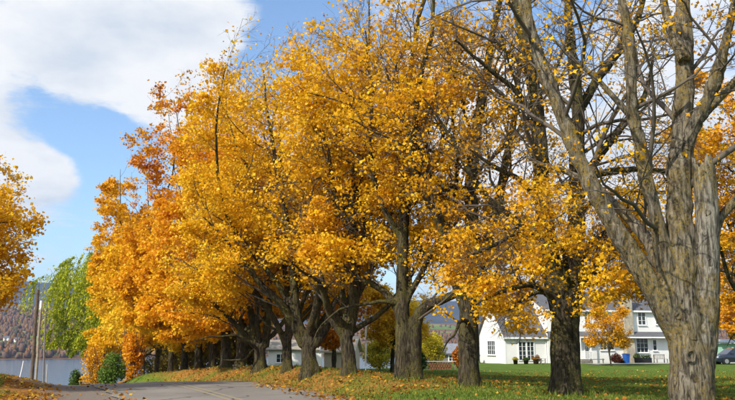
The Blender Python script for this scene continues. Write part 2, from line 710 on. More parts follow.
def build_water():
    b = NB("lake_water")
    co = b.coord((1, 0.35, 1))
    w = b.noise(co, 0.35, 4, 0.6)
    nm = b.bump(w, 0.25, 0.3)
    m = b.principled((0.055, 0.085, 0.115), 0.16, nm, spec=0.5)
    x = np.linspace(-6000, 6000, 25)
    y = np.linspace(60, 8600, 25)
    X, Y = np.meshgrid(x, y)
    V = np.stack([X.ravel(), Y.ravel(), np.full(X.size, -18.5)], -1)
    i = (np.arange(24)[:, None] * 25 + np.arange(24)[None]).ravel()
    tag(link("lake", mesh_np("lake", V, np.stack([i, i + 1, i + 26, i + 25], -1), True, None, m)), kind="structure")


build_water()


def hill_z(x, y):
    r_ = np.hypot(x, y)
    az = np.arctan2(x, y)                                    # 0 = straight ahead
    p3 = np.stack([x, y, 0 * x], -1)
    shore = 1180 + 160 * (vnoise(p3 / np.maximum(r_, 1)[:, None] * 6, 1.0, 2, 3.0) - 0.5)
    d = r_ - shore
    slope = 0.075 + 0.045 * smooth01((-az - 0.05) / 0.4)
    z = -23 + np.where(d > 0, 0, d * 0.05) + np.where(d > 0, slope * d * (1 - 0.00012 * np.minimum(d, 3000)), 0)
    z = z + np.clip(d / 500, 0, 1) * 46 * (vnoise(p3, 0.0021, 4, 2.0) - 0.5)
    return z


HILL_COLS = np.array([(0.20, 0.085, 0.03), (0.15, 0.085, 0.05), (0.24, 0.13, 0.04), (0.12, 0.085, 0.075), (0.035, 0.055, 0.03), (0.17, 0.10, 0.075)])


def build_hills():
    n, k = 150, 60
    az = np.linspace(-0.85, 0.75, n)
    rr = 1050 + (np.linspace(0, 1, k) ** 1.2) * 2300
    A, RR = np.meshgrid(az, rr)
    x, y = (RR * np.sin(A)).ravel(), (RR * np.cos(A)).ravel()
    V = np.stack([x, y, hill_z(x, y)], -1)
    i = (np.arange(k - 1)[:, None] * n + np.arange(n - 1)[None]).ravel()
    F = np.stack([i, i + 1, i + n + 1, i + n], -1)
    b = NB("far_hillside")
    co = b.coord()
    wood = b.ramp(b.noise(co, 0.03, 6, 0.75), [(0.3, (0.05, 0.05, 0.03)), (0.45, (0.15, 0.085, 0.045)), (0.6, (0.2, 0.11, 0.045)), (0.75, (0.13, 0.09, 0.08))])
    vor = b.node("ShaderNodeTexVoronoi")
    vor.inputs["Scale"].default_value = 0.0042
    b.L.new(b.coord((1, 0.55, 0)), vor.inputs[0])
    fld = b.ramp(b.noise(co, 0.004, 2), [(0.4, (0.13, 0.19, 0.04)), (0.6, (0.26, 0.22, 0.09))])
    sepc = b.node("ShaderNodeSeparateColor")
    b.L.new(vor.outputs["Color"], sepc.inputs[0])
    col = b.mix(b.maprange(sepc.outputs[0], 0.66, 0.68), wood, fld)
    tag(link("hills", mesh_np("hills", V, F, True, None, b.principled(col, 1.0, spec=0.0))), kind="structure")
    # mountain ridge behind
    n, k = 160, 24
    az = np.linspace(-0.85, 0.75, n)
    dd = np.linspace(0, 1, k)
    A, D = np.meshgrid(az, dd)
    rr = 4300 + 2300 * D
    x, y = (rr * np.sin(A)).ravel(), (rr * np.cos(A)).ravel()
    prof = 330 + 130 * smooth01((-A.ravel() - 0.1) / 0.35)
    q = np.stack([A.ravel() * 9, 0 * x, 0 * x], -1)
    prof = prof + 120 * (vnoise(q, 1.0, 4, 1.0) - 0.5)
    z = 40 + (prof - 40) * np.sin(np.pi * np.clip(D.ravel() * 1.15, 0, 1) * 0.62 + 0.0) / np.sin(np.pi * 0.5) + 55 * (vnoise(np.stack([x, y, 0 * x], -1), 0.0016, 5) - 0.5) * (1 - D.ravel() * 0.5)
    V = np.stack([x, y, z], -1)
    i = (np.arange(k - 1)[:, None] * n + np.arange(n - 1)[None]).ravel()
    b = NB("forested_mountain")
    col = b.ramp(b.noise(b.coord(), 0.006, 6, 0.7), [(0.3, (0.02, 0.03, 0.03)), (0.55, (0.06, 0.05, 0.04)), (0.75, (0.04, 0.045, 0.045))])
    tag(link("mountains", mesh_np("mountains", V, np.stack([i, i + 1, i + n + 1, i + n], -1), True, None, b.principled(col, 1.0, spec=0.0))), kind="structure")
    # the wood on the far shore, which reads as one mass
    rng = np.random.RandomState(11)
    m = 10500
    a = rng.uniform(-0.62, 0.55, m)
    r_ = 1165 + rng.beta(1.0, 2.2, m) * 1500
    x, y = r_ * np.sin(a), r_ * np.cos(a)
    z = hill_z(x, y)
    clump = vnoise(np.stack([x, y, 0 * x], -1), 0.006, 3, 5.0)
    keep = (z > -18.0) & (clump > 0.43 - 0.2 * (r_ < 1320))
    x, y, z, r_ = x[keep], y[keep], z[keep], r_[keep]
    m = len(x)
    bm = bmesh.new()
    bmesh.ops.create_icosphere(bm, subdivisions=1, radius=1.0)
    bv = np.array([v.co[:] for v in bm.verts])
    bf = np.array([[v.index for v in f.verts] for f in bm.faces])
    bm.free()
    w = rng.uniform(2.2, 4.6, m)
    h = rng.uniform(4, 8, m)
    V = bv[None] * (1 + 0.35 * rng.randn(m, len(bv), 1)).clip(0.5, 1.6)
    V = V * np.stack([w, w, h], -1)[:, None] + np.stack([x, y, z + h * 0.7], -1)[:, None]
    F = bf[None] + (np.arange(m) * len(bv))[:, None, None]
    ci = rng.choice(len(HILL_COLS), m, p=[0.22, 0.2, 0.13, 0.2, 0.1, 0.15])
    C = (0.6 * HILL_COLS[ci] + 0.4 * HILL_COLS.mean(0)) * rng.uniform(0.8, 1.2, (m, 1))
    C = np.concatenate([C, np.ones((m, 1))], 1)
    C = np.repeat(C, len(bv), 0)
    b = NB("far_wood")
    mat = b.principled(b.attr("leaf_color"), 1.0, spec=0.0)
    tag(link("forest", mesh_np("forest", V.reshape(-1, 3), F.reshape(-1, 3), True, {"leaf_color": ('FLOAT_COLOR', C)}, mat)),
        "autumn wood of rust and grey crowns on the far shore", "forest", kind="stuff")


build_hills()

# ---------------------------------------------------------------- trees
UP = np.array([0, 0, 1.0])


def norm(v):
    return v / np.maximum(np.linalg.norm(v, axis=-1, keepdims=True), 1e-9)


def grow(start, d, length, P, wob, trop, rng):
    """N wandering polylines (N,P,3)"""
    pts = [start]
    d = norm(d)
    p = start
    st = (length / (P - 1))[:, None]
    tr = np.asarray(trop, float)
    for k in range(P - 1):
        d = norm(d + wob * rng.randn(len(p), 3) + UP * (tr[:, None] if tr.ndim else tr))
        p = p + d * st
        pts.append(p)
    return np.stack(pts, 1)


def sample_line(L, t):
    """points and tangents at fractions t (N,M) of polylines (N,P,3)"""
    N, P = L.shape[:2]
    f = np.clip(t, 0, 0.9999) * (P - 1)
    i = f.astype(int)
    u = (f - i)[..., None]
    a = np.take_along_axis(L, i[..., None].repeat(3, -1), 1)
    b = np.take_along_axis(L, (i + 1)[..., None].repeat(3, -1), 1)
    return a * (1 - u) + b * u, norm(b - a)


def children(L, Rd, Ln, m, tmin, tmax, ang, ratio, P, wob, trop, rng, rr=0.6, rmin=0.004, taper=0.25, minlen=0.0, flat=0.0, env=None):
    """m children along every polyline; returns lines, radii, lengths"""
    N = len(L)
    t = tmin + (tmax - tmin) * ((np.arange(m)[None] + rng.rand(N, m)) / m)
    p, tan = sample_line(L, t)
    rad = np.take_along_axis(Rd, np.clip(np.round(t * (Rd.shape[1] - 1)).astype(int), 0, Rd.shape[1] - 1), 1)
    q = rng.randn(N, m, 3)
    q[..., 2] *= 1 - flat
    q = norm(q - (q * tan).sum(-1, keepdims=True) * tan)
    a = np.radians(ang[0] + ang[1] * rng.randn(N, m))[..., None]
    d = np.cos(a) * tan + np.sin(a) * q
    ln = Ln[:, None] * ratio * (1.0 - 0.62 * t) * (0.7 + 0.6 * rng.rand(N, m)) + minlen
    r0 = np.maximum(np.minimum(rad * rr * (0.8 + 0.4 * rng.rand(N, m)), ln * 0.017), rmin)
    p, d, ln, r0 = p.reshape(-1, 3), d.reshape(-1, 3), ln.ravel(), r0.ravel()
    C = grow(p, d, ln, P, wob, trop, rng)
    if env is not None:
        f = np.ones(len(C))
        for _ in range(4):
            tip = C[:, 0] + (C[:, -1] - C[:, 0]) * f[:, None]
            f = np.where(env(tip) > 1.0, f * 0.68, f)
        ok = f > 0.25
        C = (C[:, :1] + (C - C[:, :1]) * f[:, None, None])[ok]
        ln, r0 = (ln * f)[ok], (r0 * np.sqrt(f))[ok]
    RC = r0[:, None] * np.linspace(1, taper, P)[None]
    return C, np.maximum(RC, rmin * 0.6), ln


def tubes(L, Rd, S, caps=False):
    """(V, quads) of tubes round polylines (N,P,3)"""
    N, P = L.shape[:2]
    tan = norm(np.gradient(L, axis=1))
    ref = np.where(np.abs(tan[:, 0, 2:3]) > 0.9, np.array([[1.0, 0, 0]]), np.array([[0, 0, 1.0]]))
    th = np.arange(S) * 2 * np.pi / S
    V = np.empty((N, P, S, 3))
    for k in range(P):
        t = tan[:, k]
        u = norm(ref - (ref * t).sum(-1, keepdims=True) * t)
        w = np.cross(t, u)
        ref = u
        V[:, k] = L[:, k, None] + Rd[:, k, None, None] * (np.cos(th)[None, :, None] * u[:, None] + np.sin(th)[None, :, None] * w[:, None])
    base = (np.arange(N) * P * S)[:, None, None]
    k = (np.arange(P - 1) * S)[None, :, None]
    s = np.arange(S)[None, None]
    s1 = (s + 1) % S
    F = np.stack([base + k + s, base + k + s1, base + k + S + s1, base + k + S + s], -1).reshape(-1, 4)
    cap = None
    if caps:
        b0 = np.arange(N)[:, None] * P * S + np.arange(S)[None, ::-1]
        b1 = np.arange(N)[:, None] * P * S + (P - 1) * S + np.arange(S)[None]
        cap = np.concatenate([b0, b1])
    return V.reshape(-1, 3), F, cap


def resample(pts, rad, P):
    pts = np.asarray(pts, float)
    c = catmull(pts, 6) if len(pts) > 2 else pts
    ln = np.concatenate([[0], np.cumsum(np.linalg.norm(np.diff(c, axis=0), axis=1))])
    u = np.linspace(0, ln[-1], P)
    out = np.stack([np.interp(u, ln, c[:, i]) for i in range(3)], -1)
    r_ = np.interp(u / ln[-1], np.linspace(0, 1, len(rad)), rad)
    return out, r_, ln[-1]


def remeshed(parts, voxel, mat, name, seed, bark=0.02, flare=None):
    """one continuous skin over capped tubes, with furrowed bark; parts = [(pts, radii)]"""
    Vs, Fs, n = [], [], 0
    quads, ng = [], []
    for p, r_ in parts:
        v, f, c = tubes(p[None], r_[None], 14, True)
        Vs.append(v)
        quads.append(f + n)
        ng.append(c + n)
        n += len(v)
    me = mesh_np("tmp", np.concatenate(Vs), [np.concatenate(quads), np.concatenate(ng)])
    o = bpy.data.objects.new("tmp", me)
    COL.objects.link(o)
    md = o.modifiers.new("r", 'REMESH')
    md.mode = 'VOXEL'
    md.voxel_size = voxel
    sm = o.modifiers.new("s", 'SMOOTH')
    sm.iterations = 4
    dg = bpy.context.evaluated_depsgraph_get()
    ev = o.evaluated_get(dg)
    m2 = bpy.data.meshes.new_from_object(ev)
    bpy.data.objects.remove(o)
    bpy.data.meshes.remove(me)
    nv = len(m2.vertices)
    V = np.empty(nv * 3, np.float32)
    m2.vertices.foreach_get("co", V)
    V = V.reshape(-1, 3).astype(float)
    Nn = np.empty(nv * 3, np.float32)
    m2.vertex_normals.foreach_get("vector", Nn)
    Nn = Nn.reshape(-1, 3)
    q = V * np.array([1, 1, 0.16])
    rid = 1 - np.abs(2 * vnoise(q + 0.35 * vnoise(V, 1.2)[:, None], 10.0, 2, seed) - 1)
    lump = vnoise(V, 1.9, 3, seed * 1.7) - 0.5
    disp = bark * (rid - 0.6) * 1.6 + lump * bark * 4.5
    if flare is not None:
        h, amt, k = flare
        th = np.arctan2(V[:, 1], V[:, 0])
        g = np.clip(1 - V[:, 2] / h, 0, 1.4) ** 2
        disp = disp + amt * g * (0.45 + 0.75 * np.maximum(0, np.sin(k * th + seed)) * (0.6 + 0.8 * vnoise(np.stack([np.cos(th), np.sin(th), 0 * th], -1), 1.5, 1, seed)))
    V = V + Nn * disp[:, None]
    m2.vertices.foreach_set("co", V.astype(np.float32).ravel())
    m2.polygons.foreach_set("use_smooth", np.ones(len(m2.polygons), bool))
    m2.update()
    m2.materials.clear()
    m2.materials.append(mat)
    m2.name = name
    return m2


PAL_GOLD = np.array([(0.34, 0.14, 0.018), (0.68, 0.30, 0.010), (0.80, 0.42, 0.012), (0.86, 0.515, 0.016), (0.87, 0.60, 0.035)])
PAL_ORANGE = np.array([(0.34, 0.115, 0.018), (0.66, 0.23, 0.012), (0.77, 0.325, 0.012), (0.83, 0.42, 0.014), (0.86, 0.52, 0.022)])
PAL_YELLOW = np.array([(0.40, 0.21, 0.03), (0.74, 0.42, 0.02), (0.84, 0.53, 0.025), (0.88, 0.61, 0.035), (0.80, 0.62, 0.06)])
PAL_LIME = np.array([(0.20, 0.17, 0.02), (0.34, 0.31, 0.025), (0.50, 0.43, 0.03), (0.60, 0.50, 0.03), (0.62, 0.50, 0.05)])
PAL_GREEN = np.array([(0.03, 0.055, 0.012), (0.045, 0.09, 0.014), (0.07, 0.12, 0.018), (0.09, 0.15, 0.02), (0.13, 0.18, 0.03)])


def palette(pal, t):
    t = np.clip(t, 0, 1) * (len(pal) - 1)
    i = np.minimum(t.astype(int), len(pal) - 2)
    f = (t - i)[:, None]
    return pal[i] * (1 - f) + pal[i + 1] * f


def leaf_mesh(name, pos, size, rng, tone, pal, mat, flat=0.55, droop=0.25, slim=0.42, axis=None, lobed=False):
    """folded kite leaves at pos (n,3)"""
    n = len(pos)
    nrm = norm(UP * flat + rng.randn(n, 3) * 0.6)
    ax = rng.randn(n, 3) if axis is None else axis
    ax[:, 2] -= droop
    ax = norm(ax - (ax * nrm).sum(-1, keepdims=True) * nrm)
    sd = np.cross(nrm, ax)
    L = size[:, None]
    C = palette(pal, tone)
    if lobed:
        # base, side lobe, notch, tip, notch, side lobe
        j = lambda: 1 + 0.25 * (rng.rand(n, 1) - 0.5)
        V = np.empty((n, 6, 3))
        V[:, 0] = pos - ax * L * 0.5
        V[:, 1] = pos + sd * L * 0.52 * j() - ax * L * 0.02 + nrm * L * 0.16
        V[:, 2] = pos + sd * L * 0.17 + ax * L * 0.10
        V[:, 3] = pos + ax * L * 0.55 * j() - nrm * L * 0.10
        V[:, 4] = pos - sd * L * 0.17 + ax * L * 0.10
        V[:, 5] = pos - sd * L * 0.52 * j() - ax * L * 0.02 + nrm * L * 0.16
        i = np.arange(n)[:, None] * 6
        F = np.concatenate([i + np.array([[a, b, c]]) for a, b, c in ((0, 1, 2), (0, 2, 4), (2, 3, 4), (0, 4, 5))])
        C = np.concatenate([C, np.ones((n, 1))], 1).repeat(6, 0)
        return mesh_np(name, V.reshape(-1, 3), F, False, {"leaf_color": ('FLOAT_COLOR', C)}, mat)
    V = np.empty((n, 4, 3))
    V[:, 0] = pos - ax * L * 0.5
    V[:, 1] = pos + sd * L * slim * 1.15 + ax * L * 0.04 + nrm * L * 0.12
    V[:, 2] = pos + ax * L * 0.5
    V[:, 3] = pos - sd * L * slim * 1.15 + ax * L * 0.04 + nrm * L * 0.12
    i = np.arange(n)[:, None] * 4
    F = np.concatenate([i + np.array([[0, 1, 2]]), i + np.array([[0, 2, 3]])])
    C = np.concatenate([C, np.ones((n, 1))], 1).repeat(4, 0)
    return mesh_np(name, V.reshape(-1, 3), F, False, {"leaf_color": ('FLOAT_COLOR', C)}, mat)


def make_tree(name, label, cat, base, seed, trunk_w, fork_h, hand=(), n_auto=6, height=18.0, spread=1.0, m=(13, 8, 5), lpt=10, leaf=0.13,
              pal=PAL_GOLD, tone=(0.55, 0.0), bare=None, group=None, remesh=None, bark=None, twig=None, trunk_px=None, low=2, clump=0.5,
              az_bias=None, gap=0.42, d=None, auto_tilt=(18, 52), rc=5.2, zlow=3.2, hc=(0, 0), lobed=False, p3=2, keep3=1.0, hand_k=1.0, egg=2.0, core=(), up=0.02):
    rng = np.random.RandomState(seed)
    bark = bark or MAT_BARK
    twig = twig or MAT_TWIG
    base = np.asarray(base, float)
    root = empty(name, base, label=label, cat=cat, group=group)
    r0 = trunk_w / 2
    # trunk, in local coordinates
    if trunk_px is not None:
        tp = np.array([at(x, y, d) for x, y in trunk_px]) - base
        tp = np.vstack([tp[:1] - np.array([0, 0, 0.5]), tp])
    else:
        lean = rng.randn(2) * 0.10
        tp = np.array([(0, 0, -0.5), (0, 0, 0.0), (lean[0] * .4, lean[1] * .4, fork_h * 0.5), (lean[0], lean[1], fork_h)])
    tpts, trad, _ = resample(tp, [r0 * 1.12, r0 * 1.06, r0 * 1.0, r0 * 0.95, r0 * (0.95 if core == () else 0.72)], 10)
    L0, R0, N0 = [], [], []
    P0 = 15
    for h in hand:
        pts, rad = h[0], h[1]
        dep = h[2] if len(h) > 2 else rng.uniform(-1.6, 1.6)
        k = len(pts)
        w = np.array([at(x, y, d + dep * (i / (k - 1)) ** 1.3) for i, (x, y) in enumerate(pts)]) - base
        p, r_, ln = resample(w, np.array(rad) * hand_k, P0)
        p = p + rng.randn(P0, 3) * 0.035 * np.linspace(0, 1, P0)[:, None] * ln / 8
        L0.append(p); R0.append(r_); N0.append(ln)
    top = tpts[-1]
    az0 = rng.rand() * 6.28
    for i in range(n_auto):
        az = az0 + i * 2.4 + rng.randn() * 0.25
        if az_bias is not None and rng.rand() < 0.5:
            az = az_bias + rng.randn() * 0.8
        tilt = R(rng.uniform(*auto_tilt)) * spread
        isl = i < low
        if isl:
            tilt = R(rng.uniform(58, 76))
        if i == n_auto - 1:
            tilt = R(15)
        ln = (height - fork_h) * (rng.uniform(0.72, 1.0) if not isl else rng.uniform(0.5, 0.7)) / (0.55 + 0.45 * math.cos(tilt))
        dr = np.array([[math.sin(tilt) * math.cos(az), math.sin(tilt) * math.sin(az), math.cos(tilt)]])
        st = tpts[rng.randint(7, 10)][None] + dr * 0.02
        p = grow(st, dr, np.array([ln]), P0, 0.16, up if not isl else -0.01, rng)[0]
        rr_ = r0 * (rng.uniform(0.42, 0.62) if not isl else rng.uniform(0.26, 0.36))
        L0.append(p); R0.append(rr_ * (np.linspace(1, 0.0, P0) ** 0.9 * 0.86 + 0.1)); N0.append(ln)
    def env(p, k=1.0):
        # >1 outside the crown: an egg that is widest at 45 % of the height
        h = np.clip((p[:, 2] - zlow) / (height - zlow), -0.5, 1.5)
        e = np.where(h < 0.4, (np.maximum(0.4 - h, 0) / 0.62) ** egg, (np.maximum(h - 0.4, 0) / 0.62) ** egg)
        wig = 0.82 + 0.36 * vnoise(p * np.array([1, 1, 0.8]), 0.33, 2, seed * 0.71)
        rr_ = ((p[:, 0] - hc[0]) ** 2 + (p[:, 1] - hc[1]) ** 2) / (rc * k) ** 2
        zl = zlow + 2.6 * (vnoise(p * np.array([1, 1, 0]), 0.5, 2, seed * 0.31) - 0.45)
        return np.where(p[:, 2] < zl, 9.0, (rr_ + e) / wig ** 2)
    nh = len(hand)
    for j in range(nh, len(L0)):
        f = 1.0
        while f > 0.3 and env(L0[j][-1:] * f + L0[j][0] * (1 - f), 0.9)[0] > 1.0:
            f *= 0.92
        L0[j] = L0[j][0] + (L0[j] - L0[j][0]) * f
        N0[j] *= f
    L0, R0, N0 = np.array(L0), np.array(R0), np.array(N0)
    L1, R1, N1 = children(L0, R0, N0, m[0], 0.22, 1.0, (52, 13), 0.40, 7, 0.17, 0.02, rng, 0.36, 0.012, 0.3, 0.6, env=env)
    L2, R2, N2 = children(L1, R1, N1, m[1], 0.15, 1.0, (46, 14), 0.46, 4, 0.21, 0.015, rng, 0.55, 0.007, 0.35, 0.25, flat=0.35, env=env)
    L3, R3, N3 = children(L2, R2, N2, m[2], 0.15, 1.0, (44, 15), 0.48, p3, 0.16, -0.02, rng, 0.6, 0.0045, 0.5, 0.16, flat=0.4, env=env)
    # trunk mesh
    if remesh:
        parts = [(tpts, trad)]
        for pts, rad in core:
            parts.append(resample(np.array([at(x, y, dd) for x, y, dd in pts]) - base, rad, 12)[:2])
        for p, r_ in zip(L0, R0):
            k = int((r_ > remesh * 1.7).sum())
            if k >= 3:
                parts.append((p[:k], np.maximum(r_[:k], remesh * 1.5)))
        me = remeshed(parts, remesh, bark, "trunk", seed, bark=(0.012 + 0.014 * trunk_w) * (1.5 if core else 1.0), flare=(0.7, r0 * 0.30, rng.randint(4, 7)))
    else:
        v, f, _ = tubes(tpts[None], trad[None] * np.array([1.3, 1.2, 1.06] + [1] * 7)[None] * rng.uniform(.85, 1.15, (1, 10)), 12)
        v = v + (vnoise(v, 2.5, 2, seed)[:, None] - 0.5) * 0.25 * r0 * np.array([1, 1, 0])
        me = mesh_np("trunk", v, f, True, None, bark)
    link("trunk", me, root)
    vv, ff, n = [], [], 0
    k3 = rng.rand(len(L3)) < keep3
    for L, Rd, S in ((L0, R0, 8), (L1, R1, 5), (L2, R2, 3), (L3[k3], R3[k3], 3)):
        v, f, _ = tubes(L, Rd, S)
        vv.append(v); ff.append(f + n); n += len(v)
    nb = (len(L0) * P0 * 8 + len(L1) * 7 * 5)
    me = mesh_np("branchwork", np.concatenate(vv), np.concatenate(ff), True, None, bark)
    me.materials.append(twig)
    idx = np.concatenate([np.zeros(len(ff[0]), np.int32), np.ones(sum(len(f) for f in ff[1:]), np.int32)])
    me.polygons.foreach_set("material_index", idx)
    tag(link("branchwork", me, root), kind="stuff")
    # leaves on the outer twigs
    tips = np.concatenate([sample_line(L3, np.tile(np.array([0.2, 0.6, 0.99]), (len(L3), 1)))[0].reshape(-1, 3), L2[:, 2:].reshape(-1, 3)])
    hh = (tips[:, 2] / height)
    prob = np.ones(len(tips))
    if bare is not None:
        prob = bare(hh, tips + base)
    cl = vnoise((tips + base) * np.array([1, 1, 2.1]), clump, 3, seed * 0.37)
    prob = prob * smooth01((cl - gap + 0.12) / 0.2)
    avg = lpt / 3.0 * 1.16
    cnt = rng.poisson(np.maximum(prob, 0) * avg)
    pos = np.repeat(tips, cnt, 0)
    pos = pos + rng.randn(len(pos), 3) * np.array([0.17, 0.17, 0.08])
    pos = pos[pos[:, 2] > zlow - 1.2]
    tn = tone[0] + tone[1] * (pos[:, 2] / height - 0.5) + 0.55 * (vnoise(pos + base, 0.28, 2, 7.7) - 0.5) + 0.5 * (vnoise(pos + base, 1.3, 2, 1.1) - 0.5) + 0.15 * rng.randn(len(pos))
    sz = leaf * (0.52 + 0.75 * rng.rand(len(pos)))
    me = leaf_mesh("crown", pos, sz, rng, tn, pal, MAT_LEAF, lobed=lobed)
    tag(link("crown", me, root), kind="stuff")
    return root, len(pos)


GROUP_ROW = "old maples in a row along the road"
D_ = [r_[2] for r_ in ROW]
spec = []
# hand-placed limbs: photo polyline, radii along it, change of depth to the tip
T1 = [([(682, 335), (652, 287), (622, 240), (596, 192), (580, 165), (565, 130), (548, 85), (534, 40), (523, 0), (512, -70), (500, -130)], [.28, .21, .175, .155, .145, .125, .105, .08, .04], 0.8),
      ([(680, 330), (664, 255), (650, 195), (641, 150), (633, 115), (632, 75), (631, 30), (620, -20), (610, -90)], [.25, .17, .14, .135, .12, .10, .07, .035], -0.5),
      ([(688, 340), (682, 260), (680, 200), (682, 140), (684, 80), (684, 20), (680, -60), (672, -140)], [.34, .29, .25, .22, .18, .14, .09, .04], 0.5),
      ([(685, 150), (697, 120), (712, 90), (722, 60), (732, 15), (745, -50)], [.15, .13, .11, .09, .06, .03], -1.2),
      ([(686, 135), (706, 112), (737, 80), (775, 40), (800, -20)], [.11, .09, .075, .05, .025], 1.5),
      ([(712, 232), (725, 212), (740, 200), (775, 185), (810, 150)], [.10, .09, .08, .06, .03], 0.4),
      ([(632, 118), (612, 95), (590, 73), (570, 56), (545, 30)], [.075, .06, .05, .04, .02], 1.0),
      ([(684, 60), (668, 20), (655, -40), (640, -110)], [.12, .09, .06, .03], 2.0)]
T2 = [([(562, 312), (551, 262), (544, 215), (540, 160), (536, 110), (528, 60), (515, 0), (505, -70)], [.34, .27, .24, .22, .19, .15, .11, .05], 0.6),
      ([(571, 310), (575, 250), (577, 200), (577, 150), (578, 108), (572, 60), (568, 10), (562, -60)], [.32, .26, .23, .21, .18, .13, .09, .04], -0.6),
      ([(577, 205), (590, 170), (604, 150), (625, 122), (645, 95), (655, 50)], [.15, .13, .12, .10, .07, .03], 1.6),
      ([(578, 114), (600, 75), (625, 43), (640, 10), (652, -40)], [.14, .13, .12, .08, .04], 0.6),
      ([(577, 185), (603, 173), (640, 169), (670, 172), (700, 165)], [.11, .10, .085, .06, .03], 0.8),
      ([(576, 215), (610, 194), (650, 193), (690, 190)], [.09, .08, .06, .03], 2.2),
      ([(542, 205), (520, 180), (500, 170), (470, 150)], [.10, .08, .06, .03], -1.0),
      ([(546, 235), (520, 232), (495, 245), (465, 258)], [.09, .07, .05, .025], -1.8),
      ([(537, 120), (515, 90), (490, 70), (455, 40)], [.10, .08, .06, .03], -1.2),
      ([(572, 290), (596, 274), (615, 276), (634, 286)], [.09, .07, .05, .025], 0.8),
      ([(562, 305), (535, 286), (505, 290), (476, 304)], [.10, .08, .055, .025], -2.6),
      ([(560, 300), (540, 292), (522, 300), (505, 312)], [.08, .06, .045, .02], -0.6),
      ([(571, 295), (596, 268), (618, 256), (640, 258)], [.11, .09, .06, .025], 0.6),
      ([(568, 300), (566, 262), (560, 245), (552, 240)], [.10, .08, .055, .025], -3.8),
      ([(572, 280), (590, 245), (612, 228), (640, 222)], [.10, .08, .055, .025], -1.8)]
T3 = [([(470, 305), (472, 240), (471, 185), (478, 120), (490, 60), (500, 0), (506, -60)], [.30, .24, .21, .17, .13, .09, .04], 0.5),
      ([(467, 310), (450, 262), (440, 222), (425, 172), (405, 120), (385, 70)], [.24, .18, .15, .12, .08, .03], -0.8),
      ([(472, 275), (494, 222), (505, 165), (514, 118), (520, 60), (522, 0)], [.2, .16, .13, .11, .08, .04], 1.0),
      ([(471, 190), (450, 188), (430, 195), (405, 185)], [.1, .08, .06, .03], 1.5),
      ([(468, 300), (486, 282), (505, 276), (530, 262)], [.13, .1, .07, .03], -2.5)]
T4 = [([(402, 310), (403, 250), (405, 200), (400, 150), (408, 90), (418, 30), (428, -50)], [.30, .24, .21, .17, .13, .09, .04], 0.3),
      ([(414, 380), (415, 345), (417, 318), (432, 302), (449, 298), (466, 282), (480, 258), (492, 225)], [.36, .31, .28, .22, .18, .13, .09, .04], -0.7),
      ([(400, 312), (385, 292), (368, 282), (345, 268), (325, 240)], [.2, .15, .12, .08, .03], 1.0),
      ([(404, 215), (425, 185), (440, 150), (450, 100), (455, 40)], [.14, .12, .09, .06, .03], -1.0),
      ([(402, 240), (380, 200), (370, 150), (372, 90), (365, 30)], [.15, .12, .1, .07, .03], -1.2)]
T5 = [([(345, 338), (331, 316), (326, 300), (321, 280), (317, 245), (305, 200)], [.28, .24, .2, .15, .1, .04], -0.6),
      ([(349, 335), (355, 292), (351, 240), (352, 190), (360, 130), (365, 70), (370, 0)], [.34, .30, .25, .21, .15, .10, .04], 0.4),
      ([(355, 300), (371, 270), (381, 240), (392, 215), (402, 175), (410, 120)], [.2, .17, .14, .11, .07, .03], 1.0),
      ([(352, 230), (335, 195), (328, 150), (315, 100), (305, 50)], [.16, .13, .1, .07, .03], -1.2)]
T6 = [([(304, 345), (291, 320), (278, 300), (262, 285), (243, 262), (222, 235), (200, 215)], [.36, .29, .24, .19, .14, .09, .04], -1.0),
      ([(303, 345), (296, 308), (293, 280), (289, 240), (280, 190), (270, 130), (262, 70)], [.34, .27, .22, .19, .15, .10, .04], 0.8),
      ([(315, 345), (330, 322), (341, 310), (352, 292), (360, 262)], [.32, .25, .2, .13, .05], -0.5),
      ([(312, 340), (318, 298), (326, 260), (335, 210), (340, 150), (338, 80)], [.33, .26, .21, .16, .11, .04], 0.6)]
T7 = [([(286, 345), (274, 318), (256, 292), (240, 272), (220, 250), (200, 235)], [.24, .19, .16, .12, .08, .03], -0.6),
      ([(288, 345), (288, 300), (284, 260), (286, 210), (280, 150), (284, 90)], [.26, .21, .17, .13, .09, .03], 0.8)]
T8 = [([(256, 347), (252, 318), (246, 290), (238, 255), (228, 210), (222, 160)], [.36, .27, .22, .18, .12, .04], 0.3),
      ([(265, 347), (268, 315), (270, 280), (266, 235), (270, 190), (264, 120)], [.34, .26, .22, .18, .12, .04], -0.3),
      ([(254, 345), (236, 325), (216, 306), (198, 290), (180, 280)], [.26, .2, .15, .1, .04], -1.4)]
HAND = [T1, T2, T3, T4, T5, T6, T7, T8]
TRUNK = [[(694, 424), (692, 385), (688, 345), (686, 325)], [(566, 394), (565, 350), (566, 312), (566, 300)], [(469, 386), (469, 345), (469, 315), (470, 300)],
         [(403, 378), (403, 345), (402, 318), (402, 305)], [(349, 371), (348, 352), (346, 340), (347, 330)], [(310, 368), (309, 355), (309, 345), (309, 338)],
         [(287, 366), (287, 355), (287, 345), (287, 338)], [(260, 366), (260, 357), (260, 350), (260, 344)]]


def thin(lo_full, hi_bare, lo=1.0, hi=0.1):
    """leaf share falling from lo below lo_full to hi above hi_bare (fractions of the height)"""
    return lambda h, p: lo + (hi - lo) * smooth01((h - lo_full) / (hi_bare - lo_full))


